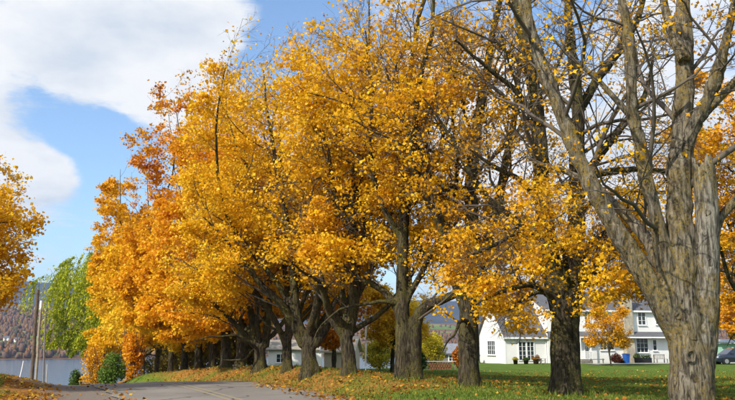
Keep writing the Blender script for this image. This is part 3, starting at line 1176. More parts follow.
LABELS = ["gnarled old maple with a dead broken stub and knot holes beside the lawn",
          "dark trunked maple splitting into two tall stems, second from the stub bearing maple",
          "maple with one straight mossy trunk, between the white house gable and the twin stemmed maple",
          "golden maple with twin stems and one thick low limb reaching towards the house gable",
          "golden maple forking low into a goblet, beside the white post",
          "broad maple whose thick trunk splits low into four heavy limbs on the bank",
          "slim golden maple on the bank, next to the broad four limbed maple",
          "wide double trunked maple on the bank with a limb over the road",
          "orange gold maple ninth along the row counted from the broken stub maple",
          "maple with a sparse reddish top, tenth along the row from the broken stub maple",
          "orange maple with bare top twigs, eleventh along the row from the broken stub maple",
          "orange maple twelfth along the row from the broken stub maple, where the bank ends",
          "orange maple thirteenth along the row from the broken stub maple",
          "orange yellow maple fourteenth along the row, third from the willow end",
          "slender yellow maple second from the willow end of the row",
          "slender yellow maple at the end of the row beside the willow"]
tot = 0
for i, (px, py, d, w) in enumerate(ROW):
    base = ROW_P[i].copy()
    near = i < 8
    kw = dict(seed=101 + 7 * i, trunk_w=w, d=d, group=GROUP_ROW)
    if near:
        kw.update(hand=HAND[i], trunk_px=TRUNK[i], remesh=[0.042, 0.05, 0.06, 0.06, 0.06, 0.065, 0.06, 0.07][i])
    if i == 0:
        kw.update(fork_h=2.5, n_auto=1, low=0, height=15, m=(8, 6, 4), lpt=7, leaf=0.10, bark=MAT_BARK_OLD, tone=(0.5, 0.1), bare=thin(0.35, 0.7, 0.8, 0.4), gap=0.5, rc=6.0, zlow=3.6, lobed=True, p3=3,
                  core=[([(694, 385, 15.05), (703, 315, 14.98), (707, 262, 14.9), (707, 225, 14.86)], [0.34, 0.30, 0.25, 0.2])])
    elif i == 1:
        kw.update(fork_h=3.0, n_auto=2, low=1, height=17, m=(11, 7, 5), lpt=11, leaf=0.105, tone=(0.5, 0.1), bare=thin(0.25, 0.40, 1.0, 0.26), gap=0.53, rc=4.8, zlow=1.9, lobed=True, clump=0.85)
    elif i == 2:
        kw.update(fork_h=3.0, n_auto=3, low=2, height=18, m=(13, 8, 5), lpt=11, leaf=0.11, tone=(0.58, 0.0), bare=thin(0.40, 0.60, 0.9, 0.22), rc=4.6, zlow=2.5, gap=0.51, keep3=.8, clump=0.8)
    elif i == 3:
        kw.update(fork_h=2.9, n_auto=3, low=1, height=19, m=(14, 8, 5), lpt=11, leaf=0.12, tone=(0.64, 0.0), bare=thin(0.55, 0.75, 1.0, 0.3), rc=4.8, zlow=3.4, gap=0.49, keep3=.8, hand_k=0.8, clump=0.72)
    elif i < 8:
        kw.update(fork_h=[2.0, 1.6, 1.6, 1.6][i - 4], n_auto=[4, 4, 5, 5][i - 4], low=[0, 0, 1, 2][i - 4], height=[18.0, 17.0, 17.0, 17.5][i - 4], m=(15, 8, 5), lpt=12, leaf=0.128, tone=(0.70, -0.1 if i < 6 else -0.25),
                  bare=thin([.60, .66, .68, .70][i - 4], [.78, .82, .84, .86][i - 4], 1.0, 0.06), rc=[5.0, 5.2, 5.0, 5.3][i - 4], zlow=[3.7, 3.4, 3.0, 2.7][i - 4], gap=[.48, .47, .45, .44][i - 4], hand_k=0.62, keep3=0.6, clump=0.58)
    else:
        kw.update(fork_h=2.4, n_auto=10 if i < 11 else 12, low=3, up=0.04, height=[18.5, 20.5, 21.5, 22.5, 24, 24.5, 24, 22][i - 8], m=(12, 7, 4), lpt=12, leaf=0.175 + 0.008 * (i - 8), tone=(0.62, -0.65 if i < 11 else -0.95),
                  bare=thin(0.62 if i in (8, 9, 10) else 0.74, 0.88, 1.0, 0.14 if i in (8, 9, 10) else 0.45), twig=MAT_TWIG_RED, pal=PAL_ORANGE if i < 12 else PAL_GOLD,
                  rc=[5.0, 5.0, 5.4, 5.9, 6.4, 6.6, 6.6, 6.0][i - 8], zlow=2.1, gap=0.41, keep3=0.5, egg=3.2, clump=0.5)
        base[2] = gz(base[0], base[1])
    if near and i > 0:
        pass
    root, nl = make_tree("maple_tree", LABELS[i], "tree", base, **{k: v for k, v in kw.items()})
    if i == 0:
        STUB_TREE = root
    tot += nl
print("row leaves", tot)


# the dead stub and the knots of the old maple
def old_maple_details(root):
    b0 = ROW_P[0]
    rng = np.random.RandomState(4)
    pts = np.array([at(x, y, 15.0 + dd) for x, y, dd in ((694, 372, .05), (703, 315, -.02), (707, 265, -.12), (707, 215, -.16), (705, 180, -.18), (703, 160, -.18))]) - b0
    p, r_, _ = resample(pts, [0.30, 0.29, 0.265, 0.235, 0.225, 0.22, 0.215], 26)
    S = 26
    v, f, _ = tubes(p[None], r_[None], S)
    th = np.tile(np.arange(S) * 2 * np.pi / S, 26)
    q = np.stack([np.cos(th), np.sin(th), v[:, 2] * 0.25], -1)
    nrm = norm(v - np.repeat(p, S, 0))
    v = v + nrm * ((vnoise(q, 4.0, 3, 2.0) - 0.5) * 0.085)[:, None]
    ring = v[-S:]
    ring[:, 2] += rng.uniform(-0.16, 0.06, S) + 0.07 * np.sin(3 * th[:S])
    # broken top: rim, inner wall and rotten floor
    inner = p[-1] + (ring - p[-1]) * np.array([0.66, 0.66, 1.0]) - np.array([0, 0, 0.03])
    floor_ = p[-1] + (ring - p[-1]) * np.array([0.5, 0.5, 0.0]) - np.array([0, 0, 0.3])
    n = len(v)
    V = np.concatenate([v, inner, floor_])
    k = np.arange(S)
    k1 = (k + 1) % S
    F = [f, np.stack([n - S + k, n - S + k1, n + k1, n + k], -1), np.stack([n + k, n + k1, n + S + k1, n + S + k], -1), (n + S + k)[None]]
    grey = bark_material("dead_grey_wood", (0.05, 0.042, 0.034), (0.27, 0.245, 0.20), (0.25, 0.18, 0.05), 0.56)
    o = link("dead_stub", mesh_np("dead_stub", V, F, True, None, grey), root)
    o["label"] = "bleached broken stub of a dead stem"
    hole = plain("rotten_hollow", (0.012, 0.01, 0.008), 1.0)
    rimm = MAT_BARK_OLD
    for x, y, w, h, off in ((707, 169, .055, .075, .405), (708, 212, .05, .06, .41), (692, 356, .08, .11, .455), (679, 316, .045, .055, .30), (711, 262, .045, .07, .37)):
        c = at(x, y, 15.0 - off) - b0
        MBr, MBh = MB(), MB()
        nr, ns = 14, 7
        rr = max(0.016, w * 0.28)
        vs_, fs = [], []
        for a in range(nr):
            A = 2 * math.pi * a / nr
            for s_ in range(ns):
                B = 2 * math.pi * s_ / ns
                k_ = 1 + rr / w * math.cos(B)
                vs_.append((c[0] + w * k_ * math.cos(A) * (1 + .1 * math.sin(3 * A)), c[1] - rr * 0.8 * math.sin(B) + 0.035 + 0.02 * math.sin(2 * A + x), c[2] + h * (1 + rr / h * math.cos(B)) * math.sin(A)))
                fs.append((a * ns + s_, a * ns + (s_ + 1) % ns, ((a + 1) % nr) * ns + (s_ + 1) % ns, ((a + 1) % nr) * ns + s_))
        kn = MBr.add(vs_, fs).build("knot", rimm, root, smooth=True)
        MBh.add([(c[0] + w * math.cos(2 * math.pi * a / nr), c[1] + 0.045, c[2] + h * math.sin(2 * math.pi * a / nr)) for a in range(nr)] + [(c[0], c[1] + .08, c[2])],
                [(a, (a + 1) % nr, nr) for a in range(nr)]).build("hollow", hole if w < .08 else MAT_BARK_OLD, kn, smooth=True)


old_maple_details(STUB_TREE)

# ---------------------------------------------------------------- other trees and shrubs


def on_ground(px, d, py=365):
    p = at(px, py, d)
    p[2] = gz(p[0], p[1])
    return p


make_tree("maple_tree", "golden maple with open crown on the leaf strewn verge opposite the tree row", "tree", on_ground(-120, 25), 501, 0.5, 2.2, n_auto=9, low=2, height=9.3,
          m=(12, 7, 5), lpt=10, leaf=0.125, pal=PAL_GOLD, tone=(0.68, 0.0), rc=4.7, zlow=2.4, gap=0.46)
make_tree("maple_tree", "golden maple standing on the lawn past the old stub maple", "tree", on_ground(775, 33), 517, 0.6, 3.0, n_auto=9, low=2, height=15,
          m=(12, 7, 4), lpt=9, leaf=0.15, pal=PAL_GOLD, tone=(0.5, 0.0), rc=5.8, zlow=4.0, gap=0.47)
make_tree("maple_tree", "dense orange maple behind the parked dark car", "tree", on_ground(748, 92), 523, 0.5, 1.8, n_auto=9, low=3, height=13,
          m=(11, 6, 4), lpt=12, leaf=0.30, pal=PAL_GOLD, tone=(0.55, 0.0), rc=4.6, zlow=3.2, gap=0.36)
make_tree("young_maple_tree", "young golden orange maple on a thin trunk in front of the house chimney", "tree", on_ground(611, 71), 531, 0.17, 1.9, n_auto=7, low=2, height=7.6,
          m=(9, 6, 4), lpt=11, leaf=0.14, pal=PAL_GOLD, tone=(0.4, 0.0), rc=2.4, zlow=1.7, gap=0.48, clump=1.1)
make_tree("small_maple_tree", "small brownish tree on a dark trunk in front of the beige cottage", "tree", on_ground(334, 42), 537, 0.26, 1.7, n_auto=7, low=2, height=6.4,
          m=(9, 6, 4), lpt=9, leaf=0.16, pal=PAL_ORANGE, tone=(0.25, 0.0), rc=2.3, zlow=1.6, gap=0.4)
make_tree("small_maple_tree", "small golden maple behind the twin stemmed maple, beside the dark green bush", "tree", on_ground(392, 47), 541, 0.28, 1.6, n_auto=8, low=3, height=6.8,
          m=(9, 6, 4), lpt=12, leaf=0.16, pal=PAL_YELLOW, tone=(0.6, 0.0), rc=2.5, zlow=1.5, gap=0.4)
for k, (px, d, h, rc) in enumerate(((590, 118, 13, 5.5), (672, 122, 12, 5.0))):
    make_tree("maple_tree", ["tall golden maple rising behind the white house, nearer the gabled wing", "tall golden maple rising behind the white house, nearer the parked car"][k], "tree",
              on_ground(px, d), 551 + k, 0.6, 3.0, n_auto=8, low=1, height=h, m=(10, 6, 4), lpt=5, leaf=0.32, pal=PAL_GOLD, tone=(0.45, 0.0), rc=rc, zlow=4.5, gap=0.46)


def make_shrub(name, label, base, seed, w, h, pal, tone, n, leaf, upright=1.0, stems=7, mat=None, group=None, zmin=0.0):
    """several stems from one root, leaves through an uneven rounded volume"""
    rng = np.random.RandomState(seed)
    root = empty(name, base, label=label, cat="shrub", group=group)
    az = rng.rand(stems) * 6.28
    tl = np.radians(rng.uniform(5, 42, stems)) / upright
    dr = np.stack([np.sin(tl) * np.cos(az), np.sin(tl) * np.sin(az), np.cos(tl)], -1)
    ln = h * rng.uniform(0.7, 1.0, stems)
    L0 = grow(np.zeros((stems, 3)) - UP * 0.1, dr, ln, 8, 0.10, 0.03, rng)
    R0 = np.repeat((0.012 * h * np.linspace(1, 0.3, 8) + 0.004)[None], stems, 0)
    L1, R1, N1 = children(L0, R0, ln, 9, 0.15, 1.0, (45, 12), 0.32, 5, 0.12, 0.03, rng, 0.6, 0.006, 0.4, 0.1)
    vv, ff, k = [], [], 0
    for L, Rd, S in ((L0, R0, 5), (L1, R1, 3)):
        v, f, _ = tubes(L, Rd, S)
        vv.append(v); ff.append(f + k); k += len(v)
    link("stem", mesh_np("stem", np.concatenate(vv), np.concatenate(ff), True, None, MAT_TWIG), root)["kind"] = "stuff"
    # leaf volume
    p = rng.randn(n * 3, 3)
    p = norm(p) * rng.rand(len(p), 1) ** 0.45
    lob = 0.72 + 0.56 * vnoise(norm(p) * 1.0, 2.2, 3, seed * 0.7)
    p = p * lob[:, None] * np.array([w / 2, w / 2, h / 2])
    p[:, 2] += h / 2
    cl = vnoise(p + seed, 2.2 / max(w, 0.8) * 1.6, 3, seed)
    p = p[(cl > 0.40) & (p[:, 2] > zmin)][:n]
    tn = tone + 0.7 * (vnoise(p, 2.0, 2, seed * 1.1) - 0.5) + 0.18 * rng.randn(len(p))
    me = leaf_mesh("foliage", p, leaf * (0.6 + 0.8 * rng.rand(len(p))), rng, tn, pal, mat or MAT_LEAF)
    link("foliage", me, root)["kind"] = "stuff"
    return root


MAT_GREEN = leaf_material("green_leaf", 0.25)
make_shrub("orange_shrub", "tall orange yellow shrub below the road crest, beside the round green bush", on_ground(95, 55), 61, 2.1, 3.9, PAL_GOLD, 0.6, 3600, 0.12, 1.6)
make_shrub("orange_shrub", "loose orange shrub under the willow beside the first slender maple", on_ground(133, 60), 63, 1.9, 5.2, PAL_ORANGE, 0.6, 4200, 0.14, 1.6)
make_shrub("green_bush", "dense dark green bush at the roadside below the willow", on_ground(112, 53), 62, 2.0, 2.6, PAL_GREEN * 1.5, 0.7, 6500, 0.10, 1.2, mat=MAT_GREEN)
make_shrub("green_bush", "narrow dark green bush beside the orange shrub above the lake", on_ground(77, 58), 65, 1.1, 2.3, PAL_GREEN * 1.3, 0.5, 3000, 0.10, 1.4, mat=MAT_GREEN)
make_shrub("lime_shrub", "wide yellow green shrub beside the white post", on_ground(379, 58), 66, 2.7, 2.9, PAL_LIME, 0.55, 6500, 0.12)
make_shrub("lime_shrub", "round lime yellow shrub by the stacked firewood", on_ground(431, 66), 67, 2.9, 3.1, PAL_LIME, 0.75, 6500, 0.13)
make_shrub("green_bush", "dark green bush at the foot of the small golden maple", on_ground(420, 50), 68, 1.0, 1.35, PAL_GREEN, 0.35, 3000, 0.09, mat=MAT_GREEN)
make_shrub("orange_shrub", "brownish shrub beside the lime shrub and the grey roofed shed", on_ground(459, 64), 69, 1.3, 1.9, PAL_ORANGE, 0.2, 2400, 0.12)


for k, (px, d, w, h) in enumerate(((150, 79, 3.2, 3.2), (166, 71, 2.8, 2.8), (178, 66, 2.6, 3.0), (192, 60, 2.6, 3.0), (206, 56, 2.4, 2.8), (219, 52, 2.2, 2.9), (234, 48, 1.8, 2.5), (250, 46, 1.6, 2.6))):
    make_shrub("understory_shrub", "shaded olive brown shrub just behind the %s maple from the stub maple" % ("sixteenth", "fifteenth", "fourteenth", "thirteenth", "twelfth", "eleventh", "tenth", "ninth")[k], on_ground(px, d), 81 + k, w, h, (PAL_GREEN * 0.6 + PAL_ORANGE * 0.16), 0.45, 1700, 0.17, 1.2,
               mat=MAT_GREEN, group="shrubs behind the far end of the maple row")


def make_willow(base, h, seed):
    rng = np.random.RandomState(seed)
    root = empty("willow_tree", base, label="green weeping willow with long hanging fronds by the lake", cat="tree")
    nl = 11
    az = np.arange(nl) * 2.4 + rng.rand(nl) * 0.5
    tl = np.radians(rng.uniform(6, 30, nl))
    dr = np.stack([np.sin(tl) * np.cos(az), np.sin(tl) * np.sin(az), np.cos(tl)], -1)
    ln = (h - 4.0) * rng.uniform(0.75, 1.0, nl)
    st = np.zeros((nl, 3)) + UP * 2.8
    L0 = grow(st, dr, ln, 12, 0.08, 0.0, rng)
    R0 = np.repeat((0.22 * np.linspace(1, 0.02, 12) ** 1.3 + 0.008)[None], nl, 0)
    L1, R1, N1 = children(L0, R0, ln, 13, 0.2, 1.0, (58, 14), 0.31, 8, 0.08, -0.13, rng, 0.5, 0.02, 0.3, 0.8)
    m = 20
    t = rng.rand(len(L1), m) * 0.9 + 0.1
    p, tan = sample_line(L1, t)
    p, tan = p.reshape(-1, 3), tan.reshape(-1, 3)
    sl = np.minimum(rng.uniform(1.8, 5.5, len(p)), np.maximum(p[:, 2] - 5.6, 0.4))
    d0 = norm(tan * 0.7 + rng.randn(len(p), 3) * 0.25)
    FR = grow(p, d0, sl, 8, 0.05, -0.62, rng)
    RF = np.repeat((0.012 * np.linspace(1, 0.4, 8))[None], len(FR), 0)
    tp, tr, _ = resample(np.array([(0, 0, -0.5), (0.05, 0, 1.5), (0, 0.05, 3.0)]), [0.62, 0.5, 0.46], 8)
    v, f, _ = tubes(tp[None], tr[None], 14)
    link("trunk", mesh_np("trunk", v, f, True, None, MAT_BARK), root)
    vv, ff, k = [], [], 0
    for L, Rd, S in ((L0, R0, 6), (L1, R1, 4), (FR[::3, ::2], RF[::3, ::2], 3)):
        v, f, _ = tubes(L, Rd, S)
        vv.append(v); ff.append(f + k); k += len(v)
    link("branchwork", mesh_np("branchwork", np.concatenate(vv), np.concatenate(ff), True, None, MAT_TWIG), root)["kind"] = "stuff"
    q = rng.rand(len(FR), 27)
    p, tan = sample_line(FR, q)
    p, tan = p.reshape(-1, 3), tan.reshape(-1, 3)
    p = p + rng.randn(len(p), 3) * 0.07
    keep = vnoise((p + base) * np.array([1, 1, .22]), 1.3, 3, 3.0) > 0.34
    p, tan = p[keep], tan[keep]
    pal = np.array([(0.12, 0.17, 0.015), (0.26, 0.32, 0.02), (0.41, 0.46, 0.025), (0.53, 0.54, 0.03), (0.62, 0.56, 0.04)])
    tn = 0.55 + 0.8 * (vnoise(p, 0.5, 2, 9.0) - 0.5) + 0.15 * rng.randn(len(p))
    me = leaf_mesh("crown", p, 0.32 * (0.7 + 0.6 * rng.rand(len(p))), rng, tn, pal, MAT_WILLOW, flat=0.5, slim=0.19, axis=tan + rng.randn(len(p), 3) * 0.12)
    link("crown", me, root)["kind"] = "stuff"


make_willow(on_ground(110, 88), 23.0, 71)

# ---------------------------------------------------------------- the white house
M_WHITE = None


def siding_material():
    b = NB("white_clapboard")
    co = b.coord()
    wv = b.node("ShaderNodeTexWave", wave_type='BANDS', bands_direction='Z', wave_profile='SAW')
    wv.inputs["Scale"].default_value = 1.05
    b.L.new(co, wv.inputs[0])
    col = b.ramp(b.noise(co, 0.7, 4), [(0.3, (0.74, 0.73, 0.70)), (0.7, (0.82, 0.815, 0.79))])
    return b.principled(col, 0.6, b.bump(wv.outputs["Fac"], 0.35, 0.03), spec=0.3)


def shingle_material(name, a, c):
    b = NB(name)
    br = b.node("ShaderNodeTexBrick")
    br.inputs["Scale"].default_value = 1.0
    br.inputs["Brick Width"].default_value = 0.33
    br.inputs["Row Height"].default_value = 0.15
    br.inputs["Mortar Size"].default_value = 0.008
    br.inputs["Color1"].default_value = (*a, 1)
    br.inputs["Color2"].default_value = (*c, 1)
    br.inputs["Mortar"].default_value = tuple(x * 0.45 for x in a) + (1,)
    co = b.coord()
    b.L.new(co, br.inputs[0])
    col = b.mix(b.maprange(b.noise(co, 1.2, 5), 0.35, 0.7, 0, 0.4), br.outputs[0], tuple(x * 0.7 for x in a))
    return b.principled(col, 0.9, None, spec=0.2)


M_WHITE = siding_material()
M_TRIM = plain("white_trim_paint", (0.80, 0.80, 0.78), 0.5, 0.06)
M_SHINGLE = shingle_material("grey_shingle", (0.115, 0.115, 0.125), (0.155, 0.155, 0.165))
M_GLASS = plain("dark_window_glass", (0.025, 0.035, 0.045), 0.06, 0.2, 1.0, spec=0.6)
M_STONE = plain("beige_chimney_stone", (0.42, 0.37, 0.28), 0.9, 0.35, 2.5, bump=0.6)
M_DARK = plain("black_metal", (0.02, 0.02, 0.022), 0.5, 0.2)
M_WOODGREY = plain("weathered_grey_wood", (0.20, 0.18, 0.155), 0.9, 0.3, 6.0, bump=0.3)
M_WOODRED = plain("reddish_stained_wood", (0.20, 0.085, 0.05), 0.8, 0.25, 6.0)
M_CONCRETE = plain("pale_concrete", (0.42, 0.41, 0.38), 0.9, 0.15, 3.0)
HYAW = R(14)
HC = at(505.5, 363, 79.0)
HC[2] = -0.42
HU = np.array([math.cos(HYAW), math.sin(HYAW), 0])
HV = np.array([-math.sin(HYAW), math.cos(HYAW), 0])


def hp(px, py, y0=0.0):
    """photo pixel -> (x along the front, height) on the house plane y = y0"""
    r_ = ray(px, py)
    o = HC + HV * y0 - np.array([0, 0, EYE])
    k = o.dot(HV) / r_.dot(HV)
    p = r_ * k + np.array([0, 0, EYE])
    return float((p - HC).dot(HU)), float(p[2] - HC[2])


def window(parent, M, w, h, nx, nz, name="window", sash=0, trim=0.11):
    """framed window; local x along the wall from 0 to w, y < 0 outwards, z up from 0 to h"""
    mb = MB()
    mb.box(-trim, w + trim, -0.05, 0.06, -trim, 0).box(-trim, w + trim, -0.05, 0.06, h, h + trim)
    mb.box(-trim, 0, -0.047, 0.06, 0, h).box(w, w + trim, -0.047, 0.06, 0, h)
    o = mb.build(name, M_TRIM, parent)
    o.matrix_local = M
    MB().box(0, w, 0.02, 0.04, 0, h).build("pane", M_GLASS, o)
    mb = MB()
    for i in range(1, nx):
        t = 0.035 if i == nx // 2 and nx % 2 == 0 else 0.016
        mb.box(w * i / nx - t, w * i / nx + t, -0.02, 0.018, 0, h)
    for j in range(1, nz):
        mb.box(0, w, -0.017, 0.016, h * j / nz - 0.015, h * j / nz + 0.015)
    if nx > 1 or nz > 1:
        mb.build("muntin", M_TRIM, o)
    if name == "window":
        MB().box(-trim - 0.04, w + trim + 0.04, -0.13, -0.052, -trim - 0.03, -trim + 0.02).build("sill", M_TRIM, o)
    return o


def build_house():
    root = empty("white_house", HC, HYAW, label="white clapboard house with grey shingle roofs and a beige chimney across the lawn", cat="house")
    T = Matrix.Translation
    xw = hp(546, 333)[0]                     # where the wing meets the main block
    xe = hp(676, 345)[0]
    dw, ew, rw = 7.0, 3.15, 6.95             # wing depth, eave, ridge
    dm, em, rm = 9.0, 5.95, 8.2
    # wing
    mb = MB().prism([(0, -0.3), (dw, -0.3), (dw, ew), (dw / 2, rw - 0.12), (0, ew)], 'x', 0, xw)
    mb.build("wing_wall", M_WHITE, root)
    ov = 0.35
    k = (rw - ew) / (dw / 2)
    for sgn, nm in ((0, "wing_roof"), (1, "wing_roof")):
        y0, y1 = (-ov, dw / 2) if sgn == 0 else (dw + ov, dw / 2)
        z0, z1 = ew - ov * k + 0.10, rw + 0.02
        r_ = MB().add([(-0.3, y0, z0), (xw - 0.003, y0, z0), (xw - 0.003, y1, z1), (-0.3, y1, z1), (-0.3, y0, z0 - 0.16), (xw - 0.003, y0, z0 - 0.16), (xw - 0.003, y1, z1 - 0.16), (-0.3, y1, z1 - 0.16)],
                      [(0, 1, 2, 3), (4, 7, 6, 5), (0, 4, 5, 1), (1, 5, 6, 2), (2, 6, 7, 3), (3, 7, 4, 0)]).build(nm, M_SHINGLE, root)
        if sgn == 0:
            MB().box(-0.33, xw - 0.005, y0 - 0.07, y0 - 0.004, z0 - 0.20, z0 - 0.01).build("gutter", M_TRIM, r_)
            MB().add([(-0.36, y0, z0 - 0.2), (-0.302, y0, z0 - 0.2), (-0.302, y1, z1 - 0.2), (-0.36, y1, z1 - 0.2), (-0.36, y0, z0 + 0.03), (-0.302, y0, z0 + 0.03), (-0.302, y1, z1 + 0.03), (-0.36, y1, z1 + 0.03)],
                     [(0, 1, 2, 3), (4, 7, 6, 5), (0, 4, 5, 1), (1, 5, 6, 2), (2, 6, 7, 3), (3, 7, 4, 0)]).build("rake_board", M_TRIM, r_)
            vx, vz = 0.95, 4.35
            vy = (vz - z0) / k + y0
            MB().box(vx - .17, vx + .17, vy - .15, vy + .35, vz - .35, vz + .62, None).build("roof_vent", M_TRIM, r_)
    # main block
    y0 = -0.25
    MB().prism([(y0, -0.3), (dm, -0.3), (dm, em), ((dm + y0) / 2, rm - 0.12), (y0, em)], 'x', xw + 0.002, xe).build("main_wall", M_WHITE, root)
    k = (rm - em) / ((dm - y0) / 2)
    for sgn in (0, 1):
        a, c = (y0 - ov, (dm + y0) / 2) if sgn == 0 else (dm + ov, (dm + y0) / 2)
        z0, z1 = em - ov * k + 0.1, rm + 0.02
        r_ = MB().add([(xw - 0.3, a, z0), (xe + 0.3, a, z0), (xe + 0.3, c, z1), (xw - 0.3, c, z1), (xw - 0.3, a, z0 - 0.16), (xe + 0.3, a, z0 - 0.16), (xe + 0.3, c, z1 - 0.16), (xw - 0.3, c, z1 - 0.16)],
                      [(0, 1, 2, 3), (4, 7, 6, 5), (0, 4, 5, 1), (1, 5, 6, 2), (2, 6, 7, 3), (3, 7, 4, 0)]).build("main_roof", M_SHINGLE, root)
        if sgn == 0:
            MB().box(xw - 0.33, xe + 0.33, a - 0.07, a - 0.004, z0 - 0.20, z0 - 0.01).build("gutter", M_TRIM, r_)
    # pent roof between the storeys
    pr = MB().add([(xw + 0.05, y0 - 0.95, 2.95), (xe, y0 - 0.95, 2.95), (xe, y0 - 0.003, 3.5), (xw + 0.05, y0 - 0.003, 3.5), (xw + 0.05, y0 - 0.95, 2.83), (xe, y0 - 0.95, 2.83), (xe, y0 - 0.003, 2.83), (xw + 0.05, y0 - 0.003, 2.83)],
                  [(0, 1, 2, 3), (4, 7, 6, 5), (0, 4, 5, 1), (1, 5, 6, 2), (2, 6, 7, 3), (3, 7, 4, 0)]).build("porch_roof", M_SHINGLE, root)
    MB().box(xw + 0.04, xe + 0.02, y0 - 1.02, y0 - 0.953, 2.78, 2.93).build("gutter", M_TRIM, pr)
    # chimney
    x0, x1 = hp(625, 340, y0 - 0.5)[0], hp(634, 340, y0 - 0.5)[0]
    ch = MB().box(x0, x1, y0 - 0.62, y0 - 0.004, -0.3, 7.0).box(x0 + .1, x1 - .1, y0 - 0.5, y0 + 0.12, 7.0, 8.7).box(x0 + .02, x1 - .02, y0 - 0.58, y0 + 0.2, 8.7, 8.9).build("chimney", M_STONE, root, bevel=0.02)
    xc = (x0 + x1) / 2
    MB().tube([(xc, y0 - .2, 8.9), (xc, y0 - .2, 9.25)], 0.14, 10).build("chimney_pot", M_DARK, ch)

    def front(px0, px1, py0, py1, nx, nz, yy=y0, name="window"):
        a, zt = hp(px0, py0, yy)
        c, zb = hp(px1, py1, yy)
        return window(root, T((a, yy - 0.03, zb)), c - a, zt - zb, nx, nz, name)
    front(584.5, 590, 312.5, 323, 2, 3)
    front(603, 608.5, 312.5, 323, 2, 3)
    front(637.5, 645.5, 312.5, 324.5, 2, 3)
    front(655, 660, 312.5, 324, 2, 3)
    front(584.5, 589, 340.5, 359.5, 2, 3, name="door")
    front(600, 606, 341, 349.5, 2, 2)
    front(607.5, 613.5, 341, 349.5, 2, 2)
    front(636, 648, 338.5, 352, 3, 3)
    front(652.5, 656.5, 340, 350, 1, 2)
    front(518.5, 526, 342, 359.8, 2, 4, 0.0, "patio_door")
    front(526.8, 534, 342, 359.8, 2, 4, 0.0, "patio_door")
    # gable window: wall x = 0, local x runs from the back to the front
    Mg = T((-0.03, 4.55, 1.0)) @ Matrix.Rotation(-math.pi / 2, 4, 'Z')
    window(root, Mg, 2.05, 1.45, 4, 3)
    # corner boards and downpipe
    MB().tube([(xw - 0.12, -0.08, -0.25), (xw - 0.12, -0.08, 2.7)], 0.045, 8).build("downpipe", M_TRIM, root)
    MB().box(-0.032, 0.12, -0.032, -0.002, -0.3, ew - 0.1).build("corner_board", M_TRIM, root)
    MB().box(xe - 0.12, xe + 0.03, y0 - 0.032, y0 - 0.002, -0.3, em - 0.1).build("corner_board", M_TRIM, root)
    # small porch with railing by the door
    a = hp(581, 358, y0 - 1)[0]
    c = hp(592, 358, y0 - 1)[0]
    po = MB().box(a, c, y0 - 1.15, y0 - 0.003, -0.2, 0.42).build("porch", M_WOODGREY, root)
    for zr in (1.28, 0.50):
        MB().box(a, c, y0 - 1.12, y0 - 1.06, zr, zr + 0.07).build("rail", M_TRIM, po)
    for i in range(9):
        x = a + 0.05 + (c - a - 0.1) * i / 8
        MB().box(x - .03, x + .03, y0 - 1.11, y0 - 1.07, 0.422, 1.278).build("baluster", M_TRIM, po)
    for x in (a + .05, c - .05):
        MB().box(x - .06, x + .06, y0 - 1.01, y0 - .89, 0.422, 2.828).build("porch_post", M_TRIM, po)
    x = (x0 + 0.15)
    MB().box(x - .1, x + .1, y0 - .84, y0 - .624, 2.2, 2.62, None).box(x - .05, x + .05, y0 - .78, y0 - .68, 2.62, 2.75).build("wall_lantern", M_DARK, root)
    return root


build_house()


def house_pt(px, py, y0):
    """ground point in front of the house plane at local depth y0"""
    x, z = hp(px, py, y0)
    p = HC + HU * x + HV * y0
    p[2] = gz(p[0], p[1])
    return p


def garden_chair(label, p, rz, mat):
    o = empty("garden_chair", p, rz, label=label, cat="chair", group="garden chairs by the house")
    for i in range(5):
        x = -0.25 + 0.11 * i
        MB().box(x, x + 0.095, -0.30, 0.25, 0.33, 0.355, Matrix.Rotation(R(-8), 4, 'X')).build("seat_slat", mat, o)
        MB().box(x, x + 0.095, 0, 0.025, 0, 0.80 - 0.05 * abs(i - 2) ** 1.3, Matrix.Translation((0, 0.22, 0.28)) @ Matrix.Rotation(R(-22), 4, 'X')).build("back_slat", mat, o)
    for sx in (-1, 1):
        MB().box(sx * 0.36 - 0.07, sx * 0.36 + 0.07, -0.42, 0.36, 0.56, 0.585).build("arm", mat, o)
        MB().box(sx * 0.31 - 0.025, sx * 0.31 + 0.025, -0.36, -0.26, -0.03, 0.557).build("leg", mat, o)
        MB().bar((sx * 0.31, 0.42, -0.03), (sx * 0.31, 0.25, 0.557), 0.05, 0.09).build("leg", mat, o)
    return o


garden_chair("grey wooden slat armchair beside the patio door of the house", house_pt(541, 361, -1.6), R(35), M_WOODGREY)
garden_chair("dark slat armchair at the gable end of the house", HC + HV * 5.2 - HU * 1.3 + np.array([0, 0, 0.0]), R(-60), M_DARK)


